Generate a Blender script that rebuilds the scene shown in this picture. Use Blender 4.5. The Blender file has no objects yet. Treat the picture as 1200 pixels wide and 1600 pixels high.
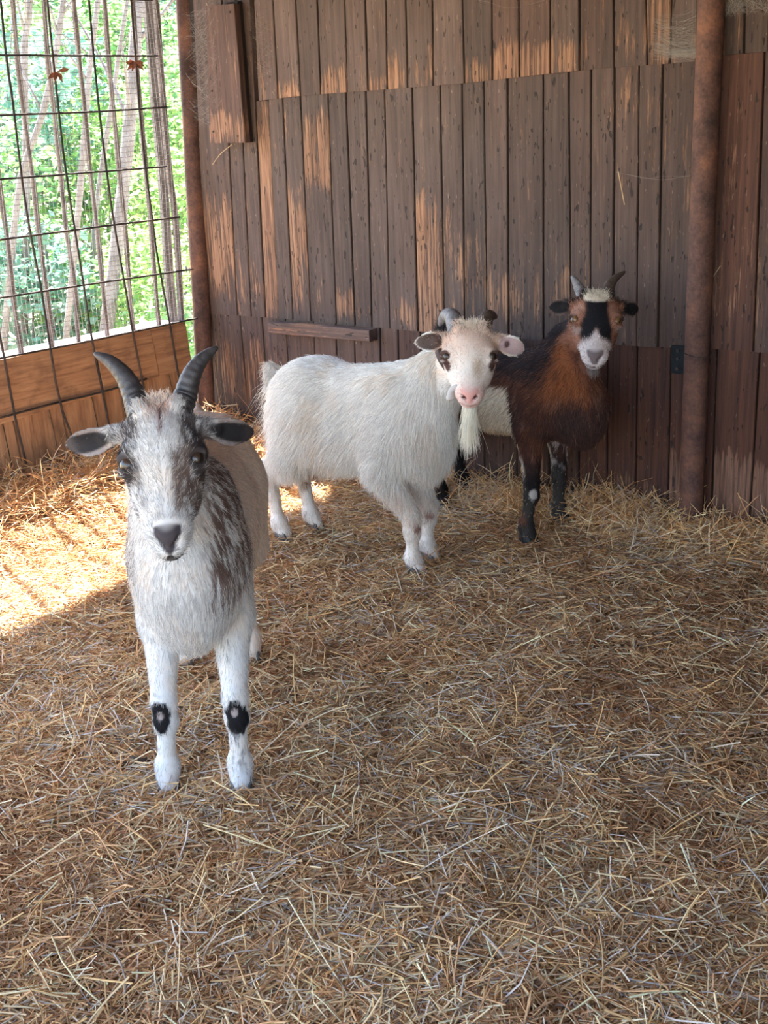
import bpy, bmesh, math, random
import numpy as np
import openvdb
from mathutils import Vector, Matrix

rng = np.random.default_rng(7)
random.seed(7)
SC = bpy.context.scene
COL = SC.collection

# ------------------------------------------------------------------ camera
F_PX, CAM_H = 1838.0, 1.45
PITCH, ROLL, AW = math.radians(18.2), math.radians(-2.733), math.radians(51.5)
FW = np.array([0, math.cos(PITCH), -math.sin(PITCH)])
_r = np.array([1.0, 0, 0]); _u = np.cross(_r, FW)
CR = math.cos(ROLL) * _r + math.sin(ROLL) * _u
CU = -math.sin(ROLL) * _r + math.cos(ROLL) * _u
CP = np.array([0, 0, CAM_H])
cam = bpy.data.cameras.new('camera'); camo = bpy.data.objects.new('camera', cam); COL.objects.link(camo)
camo.matrix_world = Matrix(((CR[0], CU[0], -FW[0], 0), (CR[1], CU[1], -FW[1], 0), (CR[2], CU[2], -FW[2], CAM_H), (0, 0, 0, 1)))
cam.sensor_width = 36; cam.sensor_fit = 'AUTO'; cam.lens = F_PX * 36 / 1600
cam.clip_start = 0.05; cam.clip_end = 200
SC.camera = camo

# ------------------------------------------------------------------ light
SUN_EL = math.radians(62)
SUN_H = np.array([0.55, -0.835]); SUN_H /= np.linalg.norm(SUN_H)     # horizontal travel of the sunlight
SUN_D = np.array([SUN_H[0] * math.cos(SUN_EL), SUN_H[1] * math.cos(SUN_EL), -math.sin(SUN_EL)])
w = bpy.data.worlds.new('World'); SC.world = w; w.use_nodes = True
nt = w.node_tree; nt.nodes.clear()
sky = nt.nodes.new('ShaderNodeTexSky'); sky.sky_type = 'NISHITA'; sky.sun_disc = False
sky.sun_elevation = SUN_EL; sky.sun_rotation = math.atan2(-SUN_H[0], -SUN_H[1]); sky.air_density = 1.0; sky.dust_density = 1.2
bg = nt.nodes.new('ShaderNodeBackground'); bg.inputs['Strength'].default_value = 0.50
wo = nt.nodes.new('ShaderNodeOutputWorld')
nt.links.new(sky.outputs[0], bg.inputs[0]); nt.links.new(bg.outputs[0], wo.inputs[0])
sl = bpy.data.lights.new('sun', 'SUN'); sl.energy = 20.0; sl.angle = math.radians(0.6); sl.color = (1.0, 0.975, 0.93)
so = bpy.data.objects.new('sun', sl); COL.objects.link(so)
so.rotation_euler = Vector(SUN_D).to_track_quat('-Z', 'Y').to_euler(); so.location = (-3, 8, 8)
SC.view_settings.view_transform = 'Standard'; SC.view_settings.look = 'None'
SC.view_settings.gamma = 1; SC.view_settings.use_curve_mapping = False
SC.view_settings.exposure = 1.56
SC.cycles.max_bounces = 10; SC.cycles.diffuse_bounces = 5; SC.cycles.transparent_max_bounces = 16

# ------------------------------------------------------------------ geometry of the place
def ray(x, y): return FW + CR * (x - 600) / F_PX - CU * (y - 800) / F_PX
def gz(x, y, z=0.0):
    d = ray(x, y); return CP + d * (z - CAM_H) / d[2]
def pl(x, y, P, n):
    d = ray(x, y); return CP + d * ((P - CP) @ n) / (d @ n)
def atY(x, y, Y):
    d = ray(x, y); return CP + d * Y / d[1]
WN = np.array([math.cos(AW), math.sin(AW), 0.0])       # back wall: outward normal
WD = np.array([math.sin(AW), -math.cos(AW), 0.0])      # along the wall, corner -> right
FN = np.array([-math.sin(AW), math.cos(AW), 0.0])      # fence: outward normal
FD = np.array([-math.cos(AW), -math.sin(AW), 0.0])     # along the fence, corner -> near
PIPE = gz(1077, 843, 0.03); PIPE[2] = 0
WP = PIPE + WN * 0.06
_c = pl(330, 560, WP, WN); CORNER = np.array([_c[0], _c[1], 0.0])
def wallp(x, y, out=0.0): return pl(x, y, WP - WN * out, WN)
def fencep(x, y, out=0.0): return pl(x, y, CORNER - FN * out, FN)

def hash3(i, j, k, seed):
    h = (i * 374761393 + j * 668265263 + k * 2147483647 + seed * 1274126177) & 0xffffffff
    h = ((h ^ (h >> 13)) * 1274126177) & 0xffffffff
    return ((h ^ (h >> 16)) & 0xffff) / 65535.0
def noise(P, f=1.0, seed=0, octv=1):
    P = np.asarray(P, dtype=np.float64)
    out = 0; amp = 1; tot = 0
    for o in range(octv):
        q = P * f * 2 ** o; i = np.floor(q).astype(np.int64); t = q - i; t = t * t * (3 - 2 * t)
        v = 0
        for dx in (0, 1):
            for dy in (0, 1):
                for dz in (0, 1):
                    wgt = (t[..., 0] if dx else 1 - t[..., 0]) * (t[..., 1] if dy else 1 - t[..., 1]) * (t[..., 2] if dz else 1 - t[..., 2])
                    v = v + wgt * hash3(i[..., 0] + dx, i[..., 1] + dy, i[..., 2] + dz, seed + o * 17)
        out = out + amp * v; tot += amp; amp *= .5
    return out / tot
def sst(a, b, x):
    t = np.clip((x - a) / (b - a), 0, 1); return t * t * (3 - 2 * t)

def terrain(x, y):
    x = np.asarray(x, float); y = np.asarray(y, float)
    p = np.stack([x, y, 0 * x], -1)
    df = (CORNER - p) @ FN; dw = (WP - p) @ WN
    z = 0.075 * np.exp(-np.maximum(dw, -.2) / .28) + 0.15 * np.exp(-np.maximum(df, -.1) / .38)
    z = z + 0.030 * (noise(p, 3.1, 3, 2) - .5) + 0.034 * (noise(p, 7.5, 5, 2) - .5) + .010 * (noise(p, 19, 6) - .5)
    return z

# ------------------------------------------------------------------ helpers
def link(o, parent=None):
    COL.objects.link(o)
    if parent is not None: o.parent = parent
    return o
def tag(o, label=None, cat=None, group=None, kind=None):
    if label: o['label'] = label
    if cat: o['category'] = cat
    if group: o['group'] = group
    if kind: o['kind'] = kind
    return o
def empty(name, loc=(0, 0, 0), rz=0.0):
    o = bpy.data.objects.new(name, None); o.empty_display_size = .1; o.location = loc; o.rotation_euler = (0, 0, rz)
    return link(o)
def mesh_np(name, V, Fc, mat, parent=None, col=None, smooth=False):
    V = np.ascontiguousarray(V, dtype=np.float32); Fc = np.ascontiguousarray(Fc, dtype=np.int32)
    me = bpy.data.meshes.new(name); n, k = Fc.shape
    me.vertices.add(len(V)); me.vertices.foreach_set('co', V.ravel())
    me.loops.add(n * k); me.loops.foreach_set('vertex_index', Fc.ravel())
    me.polygons.add(n); me.polygons.foreach_set('loop_start', np.arange(0, n * k, k, dtype=np.int32))
    if smooth: me.polygons.foreach_set('use_smooth', np.ones(n, dtype=bool))
    me.update(calc_edges=True)
    if col is not None:
        a = me.attributes.new('Col', 'FLOAT_COLOR', 'POINT')
        c = np.ones((len(V), 4), np.float32); c[:, :3] = col; a.data.foreach_set('color', c.ravel())
    if mat: me.materials.append(mat)
    return link(bpy.data.objects.new(name, me), parent)
def unit0(v): return np.asarray(v) / np.linalg.norm(v)
class MB:
    """collects polygons for one mesh"""
    def __init__(s): s.v = []; s.f = []
    def add(s, v, f):
        b = len(s.v); s.v += [tuple(map(float, p)) for p in v]; s.f += [tuple(b + i for i in q) for q in f]
    def box(s, c, ax, h):
        c = np.asarray(c, float); ax = [np.asarray(a, float) for a in ax]
        v = [c + sx * h[0] * ax[0] + sy * h[1] * ax[1] + sz * h[2] * ax[2] for sx in (-1, 1) for sy in (-1, 1) for sz in (-1, 1)]
        s.add(v, [(0, 1, 3, 2), (4, 6, 7, 5), (0, 4, 5, 1), (2, 3, 7, 6), (0, 2, 6, 4), (1, 5, 7, 3)])
    def tube(s, pts, rad, n=6, cap=True, flat=None):
        pts = np.asarray(pts, float); m = len(pts)
        rad = np.broadcast_to(np.asarray(rad, float), (m,))
        T = np.gradient(pts, axis=0); T /= np.linalg.norm(T, axis=1)[:, None] + 1e-12
        a = np.array([0, 0, 1.0]) if abs(T[0][2]) < .9 else np.array([1.0, 0, 0])
        u = np.cross(T[0], a); u /= np.linalg.norm(u); V = []
        for i in range(m):
            u = u - T[i] * (u @ T[i]); u /= np.linalg.norm(u) + 1e-12; w_ = np.cross(T[i], u)
            for k in range(n):
                t = 2 * math.pi * k / n; V.append(pts[i] + rad[i] * (math.cos(t) * u + math.sin(t) * w_))
        Fq = [(i * n + k, i * n + (k + 1) % n, (i + 1) * n + (k + 1) % n, (i + 1) * n + k) for i in range(m - 1) for k in range(n)]
        if cap: Fq += [tuple(range(n - 1, -1, -1)), tuple((m - 1) * n + k for k in range(n))]
        s.add(V, Fq)
    def build(s, name, mat, parent=None, smooth=False, bevel=0):
        me = bpy.data.meshes.new(name); me.from_pydata(s.v, [], s.f); me.update()
        if smooth: me.polygons.foreach_set('use_smooth', np.ones(len(s.f), dtype=bool))
        if mat: me.materials.append(mat)
        o = link(bpy.data.objects.new(name, me), parent)
        if bevel:
            b = o.modifiers.new('bevel', 'BEVEL'); b.width = bevel; b.segments = 2; b.limit_method = 'ANGLE'
        return o
def spline(P, n):
    P = np.asarray(P, float); m = len(P); E_ = np.vstack([2 * P[0] - P[1], P, 2 * P[-1] - P[-2]])
    out = []
    for t in np.linspace(0, m - 1, n):
        i = min(int(t), m - 2); f = t - i; a, b, c, d = E_[i:i + 4]
        out.append(.5 * (2 * b + (c - a) * f + (2 * a - 5 * b + 4 * c - d) * f * f + (3 * b - a - 3 * c + d) * f ** 3))
    return np.array(out)

# ------------------------------------------------------------------ materials
class NB:
    def __init__(s, name):
        s.m = bpy.data.materials.new(name); s.m.use_nodes = True; s.t = s.m.node_tree; s.t.nodes.clear()
        s.out = s.n('ShaderNodeOutputMaterial'); s.p = s.n('ShaderNodeBsdfPrincipled'); s.l(s.p.outputs[0], s.out.inputs[0])
    def n(s, t, **k):
        x = s.t.nodes.new(t)
        for a, b in k.items(): setattr(x, a, b)
        return x
    def l(s, a, b): s.t.links.new(a, b)
    def val(s, sock, v):
        if hasattr(v, 'is_output'): s.l(v, sock)
        elif isinstance(v, (tuple, list)) and sock.type == 'RGBA' and len(v) == 3: sock.default_value = (*v, 1)
        else: sock.default_value = v
    def set(s, **k):
        for a, b in k.items(): s.val(s.p.inputs[a.replace('_', ' ')], b)
    def math(s, op, a, b=0.0, c=None, clamp=False):
        x = s.n('ShaderNodeMath', operation=op, use_clamp=clamp); s.val(x.inputs[0], a); s.val(x.inputs[1], b)
        if c is not None: s.val(x.inputs[2], c)
        return x.outputs[0]
    def coord(s, kind='Object', scale=(1, 1, 1), off=None):
        tc = s.n('ShaderNodeTexCoord'); mp = s.n('ShaderNodeMapping'); s.l(tc.outputs[kind], mp.inputs[0])
        mp.inputs['Scale'].default_value = scale
        if off is not None: s.l(off, mp.inputs['Location'])
        return mp.outputs[0]
    def noise(s, vec, sc, det=3.0, rough=.55, dist=0.0):
        x = s.n('ShaderNodeTexNoise'); s.l(vec, x.inputs['Vector']); x.inputs['Scale'].default_value = sc
        x.inputs['Detail'].default_value = det; x.inputs['Roughness'].default_value = rough; x.inputs['Distortion'].default_value = dist
        return x.outputs['Fac']
    def ramp(s, fac, stops, interp='LINEAR'):
        x = s.n('ShaderNodeValToRGB'); x.color_ramp.interpolation = interp; e = x.color_ramp.elements
        while len(e) < len(stops): e.new(.5)
        for i, (p, c) in enumerate(stops): e[i].position = p; e[i].color = (*c, 1) if len(c) == 3 else c
        s.l(fac, x.inputs[0]); return x.outputs[0]
    def mix(s, f, a, b, blend='MIX'):
        x = s.n('ShaderNodeMix', data_type='RGBA', blend_type=blend); s.val(x.inputs[0], f); s.val(x.inputs[6], a); s.val(x.inputs[7], b); return x.outputs[2]
    def attr(s, name, typ='GEOMETRY', out='Color'):
        x = s.n('ShaderNodeAttribute', attribute_type=typ, attribute_name=name); return x.outputs[out]
    def rmp(s, v, a, b, c=0.0, d=1.0):
        x = s.n('ShaderNodeMapRange'); s.val(x.inputs[0], v); s.val(x.inputs[1], a); s.val(x.inputs[2], b); s.val(x.inputs[3], c); s.val(x.inputs[4], d); return x.outputs[0]
    def bump(s, h, dist=.002, st=1.0):
        x = s.n('ShaderNodeBump'); x.inputs['Distance'].default_value = dist; x.inputs['Strength'].default_value = st
        s.l(h, x.inputs['Height']); s.l(x.outputs[0], s.p.inputs['Normal'])
def plain(name, c, rough=.7, metal=0.0, nscale=0, var=.3):
    b = NB(name); b.set(Roughness=rough, Metallic=metal)
    if nscale:
        v = b.coord(); f = b.noise(v, nscale, 5)
        b.l(b.ramp(f, [(.3, tuple(x * (1 - var) for x in c)), (.7, tuple(min(1, x * (1 + var)) for x in c))]), b.p.inputs['Base Color'])
        b.bump(f, .001)
    else: b.set(Base_Color=c)
    return b.m

def plank_material():
    b = NB('weathered_plank')
    oi = b.n('ShaderNodeObjectInfo'); rnd = oi.outputs['Random']
    off = b.n('ShaderNodeCombineXYZ'); b.l(b.math('MULTIPLY', rnd, 37.0), off.inputs[0]); b.l(b.math('MULTIPLY', rnd, 91.0), off.inputs[2])
    grain = b.noise(b.coord('Object', (70, 70, 2.2), off.outputs[0]), 1, 6, .65, .4)
    fine = b.noise(b.coord('Object', (260, 260, 9), off.outputs[0]), 1, 3, .7)
    blot = b.noise(b.coord('Object', (7, 7, 3), off.outputs[0]), 1, 4, .6)
    tone = b.attr('tone', 'OBJECT', 'Fac'); red = b.attr('red', 'OBJECT', 'Fac')
    dark = b.ramp(grain, [(.28, (.030, .020, .0175)), (.5, (.082, .056, .047)), (.75, (.160, .115, .098))])
    grey = b.ramp(blot, [(.35, (.066, .045, .038)), (.65, (.128, .096, .086))])
    c = b.mix(.45, dark, grey)
    c = b.mix(red, c, b.ramp(grain, [(.3, (.040, .013, .009)), (.7, (.16, .058, .030))]))
    # raw wood where the weathered skin has chipped off
    chip = b.noise(b.coord('Object', (24, 24, 4.5), off.outputs[0]), 1, 6, .62, .3)
    streak = b.noise(b.coord('Object', (110, 110, 3.0), off.outputs[0]), 1, 5, .7)
    sx = b.n('ShaderNodeSeparateXYZ'); tcn = b.n('ShaderNodeTexCoord'); b.l(tcn.outputs['Object'], sx.inputs[0]); z = sx.outputs[2]
    lo, hi, amt = (b.attr(k, 'OBJECT', 'Fac') for k in ('chip_low', 'chip_high', 'chip'))
    mid = b.math('MULTIPLY', b.math('ADD', lo, hi), .5); half = b.math('MULTIPLY', b.math('SUBTRACT', hi, lo), .5)
    prof = b.math('SUBTRACT', 1.0, b.math('DIVIDE', b.math('ABSOLUTE', b.math('SUBTRACT', z, mid)), b.math('MAXIMUM', half, .01)), clamp=True)
    lift = b.math('MULTIPLY', b.math('POWER', prof, .6), amt)
    m = b.math('ADD', b.math('MULTIPLY', chip, .52), b.math('MULTIPLY', streak, .48))
    m = b.math('ADD', m, b.math('MULTIPLY', lift, .215))
    brk = b.noise(b.coord('Object', (190, 190, 26), off.outputs[0]), 1, 3, .6); m = b.math('ADD', m, b.math('MULTIPLY', b.math('SUBTRACT', brk, .5), .16)); mask = b.rmp(m, .592, .665)
    raw = b.ramp(grain, [(.28, (.13, .062, .034)), (.48, (.30, .155, .088)), (.78, (.50, .305, .190))])
    raw = b.mix(b.math('MULTIPLY', red, .55), raw, (.27, .115, .075)); raw = b.mix(b.rmp(streak, .56, .40), raw, (.085, .045, .030)); c = b.mix(mask, c, raw)
    pits = b.rmp(b.noise(b.coord('Object', (85, 85, 22), off.outputs[0]), 1, 2, .5), .665, .70)
    c = b.mix(b.math('MULTIPLY', pits, .75), c, (.012, .009, .008))
    fl = b.rmp(b.noise(b.coord('Object', (150, 150, 32), off.outputs[0]), 1, 2, .5), .695, .735)
    c = b.mix(b.math('MULTIPLY', fl, .5), c, (.34, .24, .18))
    tn = b.n('ShaderNodeVectorMath', operation='SCALE'); b.l(c, tn.inputs[0]); b.l(b.math('MULTIPLY', tone, .92), tn.inputs['Scale'])
    b.l(tn.outputs[0], b.p.inputs['Base Color']); b.set(Roughness=.82)
    h = b.math('ADD', b.math('MULTIPLY', grain, .6), b.math('MULTIPLY', fine, .25)); h = b.math('SUBTRACT', h, b.math('MULTIPLY', mask, .5)); h = b.math('SUBTRACT', h, pits)
    b.bump(h, .0035, .9)
    return b.m
def board_material(grain=(5, 60, 60)):
    b = NB('fence_board_wood')
    oi = b.n('ShaderNodeObjectInfo'); off = b.n('ShaderNodeCombineXYZ'); b.l(b.math('MULTIPLY', oi.outputs['Random'], 53.0), off.inputs[0])
    gr = b.noise(b.coord('Object', grain, off.outputs[0]), 1, 6, .6, .5)
    bl = b.noise(b.coord('Object', (9, 9, 9), off.outputs[0]), 1, 4)
    c = b.ramp(gr, [(.25, (.14, .066, .036)), (.5, (.32, .168, .088)), (.8, (.48, .285, .160))])
    c = b.mix(b.rmp(bl, .52, .75), c, (.15, .080, .045))
    b.l(c, b.p.inputs['Base Color']); b.set(Roughness=.75); b.bump(gr, .003)
    return b.m
def rust_material(name, c0, c1, c2, metal=.2):
    b = NB(name); v = b.coord(); n1 = b.noise(v, 9, 6, .65); n2 = b.noise(v, 90, 4, .7)
    c = b.ramp(b.math('ADD', b.math('MULTIPLY', n1, .7), b.math('MULTIPLY', n2, .3)), [(.36, c0), (.5, c1), (.66, c2)])
    b.l(c, b.p.inputs['Base Color']); b.set(Roughness=.8, Metallic=metal); b.bump(n2, .002)
    return b.m
def attr_material(name, rough=.8, trans=0.0, spec=.3, sheen=0.0):
    b = NB(name); c = b.attr('Col'); b.l(c, b.p.inputs['Base Color']); b.set(Roughness=rough)
    b.p.inputs['Specular IOR Level'].default_value = spec
    if sheen: b.p.inputs['Sheen Weight'].default_value = sheen
    if trans:
        tr = b.n('ShaderNodeBsdfTranslucent'); b.l(c, tr.inputs[0]); mx = b.n('ShaderNodeMixShader'); mx.inputs[0].default_value = trans
        b.l(b.p.outputs[0], mx.inputs[1]); b.l(tr.outputs[0], mx.inputs[2]); b.l(mx.outputs[0], b.out.inputs[0])
    return b.m
M = {}
M['plank'] = plank_material()
M['board'] = board_material(); M['board_upright'] = board_material((50, 50, 5))
M['pipe'] = rust_material('rusty_steel', (.045, .023, .018), (.115, .055, .042), (.24, .105, .058))
M['backing'] = plain('backing_wood', (.022, .015, .012), .9, 0, 20)
M['rod'] = rust_material('wire_steel', (.025, .02, .02), (.055, .045, .042), (.12, .08, .06), .5)
M['mesh'] = plain('galvanised_wire', (.42, .41, .41), .35, .15)
M['stake'] = rust_material('stake_wood', (.07, .052, .046), (.145, .11, .098), (.25, .20, .18), 0)
M['straw'] = attr_material('straw', .75, .22, .08)
M['leaf'] = attr_material('leaf', .5, .45, .4)
M['coat'] = attr_material('goat_coat', .85, 0, .15)
M['hair'] = attr_material('goat_hair', .7, .0, .2)
M['bark'] = rust_material('bark', (.085, .070, .062), (.155, .132, .122), (.25, .225, .21), 0)
def web_material():
    b = NB('cobweb'); c = b.attr('Col'); b.l(c, b.p.inputs['Base Color']); b.set(Roughness=.95); b.p.inputs['Specular IOR Level'].default_value = 0; b.p.inputs['Alpha'].default_value = .55; return b.m
M['web'] = web_material()
M['black_metal'] = plain('black_metal', (.012, .016, .02), .45, .6, 40)
M['roof'] = plain('roof_wood', (.10, .065, .045), .85, 0, 12)
def horn_material(name, c0, c1):
    b = NB(name); v = b.coord('Object', (1, 1, 1)); n1 = b.noise(v, 60, 4); n2 = b.noise(v, 400, 2)
    b.l(b.ramp(n1, [(.3, c0), (.7, c1)]), b.p.inputs['Base Color']); b.set(Roughness=.5); b.bump(n2, .0006)
    return b.m
M['horn_dark'] = horn_material('dark_horn', (.020, .018, .020), (.055, .048, .048))
M['horn_brown'] = horn_material('brown_horn', (.05, .032, .024), (.12, .085, .065))
M['horn_grey'] = horn_material('grey_horn', (.10, .09, .09), (.26, .24, .24))
M['hoof'] = plain('hoof', (.10, .085, .075), .6, 0, 60)
M['hoof_dark'] = plain('dark_hoof', (.02, .016, .014), .6, 0, 60)
M['collar'] = plain('collar_strap', (.05, .025, .018), .7, 0, 80)
def eye_material(name, iris):
    b = NB(name); tc = b.n('ShaderNodeTexCoord'); sx = b.n('ShaderNodeSeparateXYZ'); b.l(tc.outputs['Object'], sx.inputs[0])
    # local x = out of the socket, local y = along the pupil slit, unit sphere
    r = b.math('SQRT', b.math('ADD', b.math('POWER', sx.outputs[1], 2.0), b.math('POWER', sx.outputs[2], 2.0)))
    ir = b.math('MULTIPLY', b.math('LESS_THAN', r, .8), b.math('GREATER_THAN', sx.outputs[0], 0))
    pu = b.math('MULTIPLY', b.math('LESS_THAN', b.math('ABSOLUTE', sx.outputs[2]), .2), b.math('LESS_THAN', b.math('ABSOLUTE', sx.outputs[1]), .5))
    c = b.mix(ir, (.03, .02, .018), iris); c = b.mix(b.math('MULTIPLY', pu, ir), c, (.004, .004, .004))
    b.l(c, b.p.inputs['Base Color']); b.set(Roughness=.28); b.p.inputs['Coat Weight'].default_value = .12
    return b.m
M['eye_dark'] = eye_material('dark_eye', (.040, .022, .013))
M['eye_amber'] = eye_material('amber_eye', (.20, .095, .03))
def ground_material(name, stops, sc):
    b = NB(name); v = b.coord('Object'); n1 = b.noise(v, sc, 8, .7); n2 = b.noise(v, sc * 14, 4, .7)
    f = b.math('ADD', b.math('MULTIPLY', n1, .45), b.math('MULTIPLY', n2, .55))
    b.l(b.ramp(f, stops), b.p.inputs['Base Color']); b.set(Roughness=.95); b.bump(n2, .01)
    return b.m
M['chaff'] = ground_material('chaff_ground', [(.32, (.095, .052, .028)), (.5, (.29, .165, .092)), (.68, (.48, .30, .175))], 7)
M['soil'] = ground_material('garden_soil', [(.32, (.22, .19, .10)), (.5, (.42, .35, .22)), (.68, (.58, .48, .33))], 2)

# ------------------------------------------------------------------ floor and shell
def grid_floor(name, x0, x1, y0, y1, step, zf, mat):
    xs = np.arange(x0, x1 + 1e-6, step); ys = np.arange(y0, y1 + 1e-6, step); X, Y = np.meshgrid(xs, ys)
    V = np.stack([X, Y, zf(X, Y)], -1).reshape(-1, 3); nx = len(xs); i, j = np.meshgrid(np.arange(nx - 1), np.arange(len(ys) - 1))
    a = (j * nx + i).ravel(); Fq = np.stack([a, a + 1, a + nx + 1, a + nx], -1)
    # keep the part inside the pen
    c = V[Fq].mean(1); k = ((CORNER - c) @ FN > -.08) & ((WP - c) @ WN > -.08)
    return mesh_np(name, V, Fq[k], mat, smooth=True)
floor = grid_floor('floor', -3.6, 3.4, -2.2, 6.2, .025, terrain, M['chaff']); tag(floor, 'trampled brown chaff ground of the goat pen under the straw', kind='structure')

ROOF_Z = 2.16
wall = empty('wall_back'); tag(wall, 'back wall of weathered dark brown vertical planks in three rows', kind='structure')
A_END = 4.4     # how far the wall runs to the right of the corner
bk = MB(); mid = CORNER + WD * (A_END / 2 + .0) + WN * .035 + np.array([0, 0, ROOF_Z / 2 - .1]); bk.box(mid, (WD, WN, (0, 0, 1)), (A_END / 2 + .0, .012, ROOF_Z / 2 + .1)); bk.build('added_backing', M['backing'], wall)  # dark sheet added behind the planks so no light shows in the gaps

def plank(px, parent=wall, proud=0.0, tone=1.0, red=0.0, chip=0.0, lo=.0, hi=1.0, thick=.022, pf=wallp, name='plank', mat=None, label=None, nrm=WN, gap=.0022):
    """a board from four picture corners TL, TR, BR, BL put on the wall's plane"""
    C4 = [pf(*q, 0.0) for q in px]
    o0 = (C4[3] + C4[2]) / 2; nseg = 6
    L = np.array([C4[3] + (C4[0] - C4[3]) * t for t in np.linspace(0, 1, nseg + 1)]); R_ = np.array([C4[2] + (C4[1] - C4[2]) * t for t in np.linspace(0, 1, nseg + 1)])
    wd = R_ - L; wd /= np.linalg.norm(wd, axis=1)[:, None]
    L = L + wd * (gap + rng.uniform(0, .0016, (nseg + 1, 1))); R_ = R_ - wd * (gap + rng.uniform(0, .0016, (nseg + 1, 1)))
    ch = .0025; n = np.asarray(nrm); fr = -n * (proud + rng.uniform(-.0008, .0008)); bkk = n * (thick)
    prof = []
    for i in range(nseg + 1):
        prof.append([L[i] + bkk, L[i] + fr + n * ch, L[i] + wd[i] * ch + fr, R_[i] - wd[i] * ch + fr, R_[i] + fr + n * ch, R_[i] + bkk])
    V = np.array(prof).reshape(-1, 3) - o0; Fq = []
    for i in range(nseg):
        for k in range(5): Fq.append((i * 6 + k, i * 6 + k + 1, (i + 1) * 6 + k + 1, (i + 1) * 6 + k))
    Fq.append(tuple(range(5, -1, -1))); Fq.append(tuple(nseg * 6 + k for k in range(6)))
    mb = MB()
    # rotate into the board's own frame: x along the wall, y out, z up
    B = np.stack([WD, WN, [0, 0, 1]]) if nrm is WN else np.stack([-FD, FN, [0, 0, 1]])
    mb.add(V @ B.T, Fq)
    o = mb.build(name, mat or M['plank'], parent)
    o.matrix_basis = Matrix(((B[0][0], B[1][0], B[2][0], o0[0]), (B[0][1], B[1][1], B[2][1], o0[1]), (B[0][2], B[1][2], B[2][2], o0[2]), (0, 0, 0, 1)))
    o['tone'] = float(tone); o['red'] = float(red); o['chip'] = float(chip); o['chip_low'] = float(lo); o['chip_high'] = float(hi)
    if label: o['label'] = label
    return o
def seam(pts):
    p = np.array(pts, float); return lambda x: float(np.interp(x, p[:, 0], p[:, 1]) if p[0, 0] <= x <= p[-1, 0] else (p[0, 1] + (x - p[0, 0]) * (p[1, 1] - p[0, 1]) / (p[1, 0] - p[0, 0]) if x < p[0, 0] else p[-1, 1] + (x - p[-1, 0]) * (p[-1, 1] - p[-2, 1]) / (p[-1, 0] - p[-2, 0])))
s_top = seam([(408, 157.5), (473, 149.5), (546, 144), (640, 137), (729, 130), (863, 115), (962, 105), (1087, 97), (1131, 86), (1198, 81)])
s_mid = seam([(342, 491), (460, 499), (660, 518), (850, 532), (1040, 543), (1110, 544), (1200, 551)])
def line(a, b):     # x on a board edge as a function of y
    return lambda y: a[0] + (b[0] - a[0]) * (y - a[1]) / (b[1] - a[1])
def cut(e, s):      # where an edge meets a seam
    y = 300.0
    for _ in range(8): y = s(e(y))
    return (e(y), y)
# top row
T = [((400, 0), (407, 158)), ((430, 0), (438, 152)), ((465, 0), (473, 149)), ((499, 0), (504, 146)), ((542, 0), (546, 144)), ((574, 0), (578, 142)), ((606, 0), (608, 138)), ((637, 0), (640, 138)), ((679, 0), (680, 134)), ((726, 0), (729, 130)), ((772, 0), (772.5, 126)), ((814, 0), (815, 119)), ((863, 0), (863, 115)), ((908.6, 0), (908.6, 111)), ((961.5, 0), (962, 105)), ((1012, 0), (1014, 101)), ((1052, 0), (1050, 100)), ((1094, 0), (1091, 98)), ((1131, 0), (1128, 90)), ((1166, 0), (1165, 83)), ((1206, 0), (1203, 81)), ((1250, 0), (1246, 78)), ((1300, 0), (1295, 75))]
E1 = [line(*t) for t in T]
tinfo = {3: (.8, 0, .22), 5: (.75, 0, .18), 6: (.95, 0, .3), 9: (.9, 0, .18), 10: (1., 0, .32), 11: (1, 0, .22), 12: (1, 0, .26), 14: (.5, 0, .4), 15: (.9, .0, .55), 1: (.8, 0, .15)}
for i in range(len(E1) - 1):
    a, b = E1[i], E1[i + 1]; q0 = cut(a, s_top); q1 = cut(b, s_top); yt = -150
    am, lo, hi = tinfo.get(i, (.25, 0, .3))
    plank([(a(yt), yt), (b(yt), yt), q1, q0], proud=.012 + rng.uniform(0, .004), tone=rng.uniform(.82, 1.16) * (1.12 if i < 9 else .95), red=.16 + .3 * (i > 9) * rng.random(), chip=am, lo=lo - .05, hi=hi * .5)
# middle row: the four long boards by the corner run up behind the top row
Mlo = [((308, 160), (322, 490)), ((358, 224), (371, 492)), ((380, 224), (393, 494)), ((402, 224), (415, 496)), ((420, 158), (436, 498))]
E2 = [line(*t) for t in Mlo]
cl = [(1.1, .05, .55), (.45, 0, .4), (.6, 0, .25), (1.5, -.1, .95)]
for i in range(4):
    a, b = E2[i], E2[i + 1]; q0, q1 = cut(a, s_mid), cut(b, s_mid); yt = -140
    if i == 3: yt = 158
    plank([(a(yt), yt), (b(yt), yt), q1, q0], proud=rng.uniform(0, .003), tone=1.05, red=.22, chip=cl[i][0], lo=cl[i][1], hi=cl[i][2])
Mm = [((420, 158), (436, 498)), ((443, 157), (459, 500)), ((471, 155), (487, 498)), ((514, 149), (527, 502)), ((542, 147), (556, 505)), ((573, 145), (582, 508)), ((602, 142), (610, 512)), ((645, 138), (654, 517)), ((689, 135), (695, 516)), ((723, 134), (727, 516)), ((757, 128), (762, 494)), ((794, 126), (796, 529)), ((850, 121), (850, 533)), ((890, 115), (893, 533)), ((925, 111), (923, 533)), ((961.5, 107), (959, 536)), ((1000, 105), (996, 537)), ((1037, 103), (1029, 540)), ((1090, 98), (1074, 545)), ((1126, 90), (1110, 545)), ((1196, 84), (1178, 550)), ((1250, 80), (1228, 554)), ((1300, 76), (1275, 556))]
E3 = [line(*t) for t in Mm]
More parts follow.
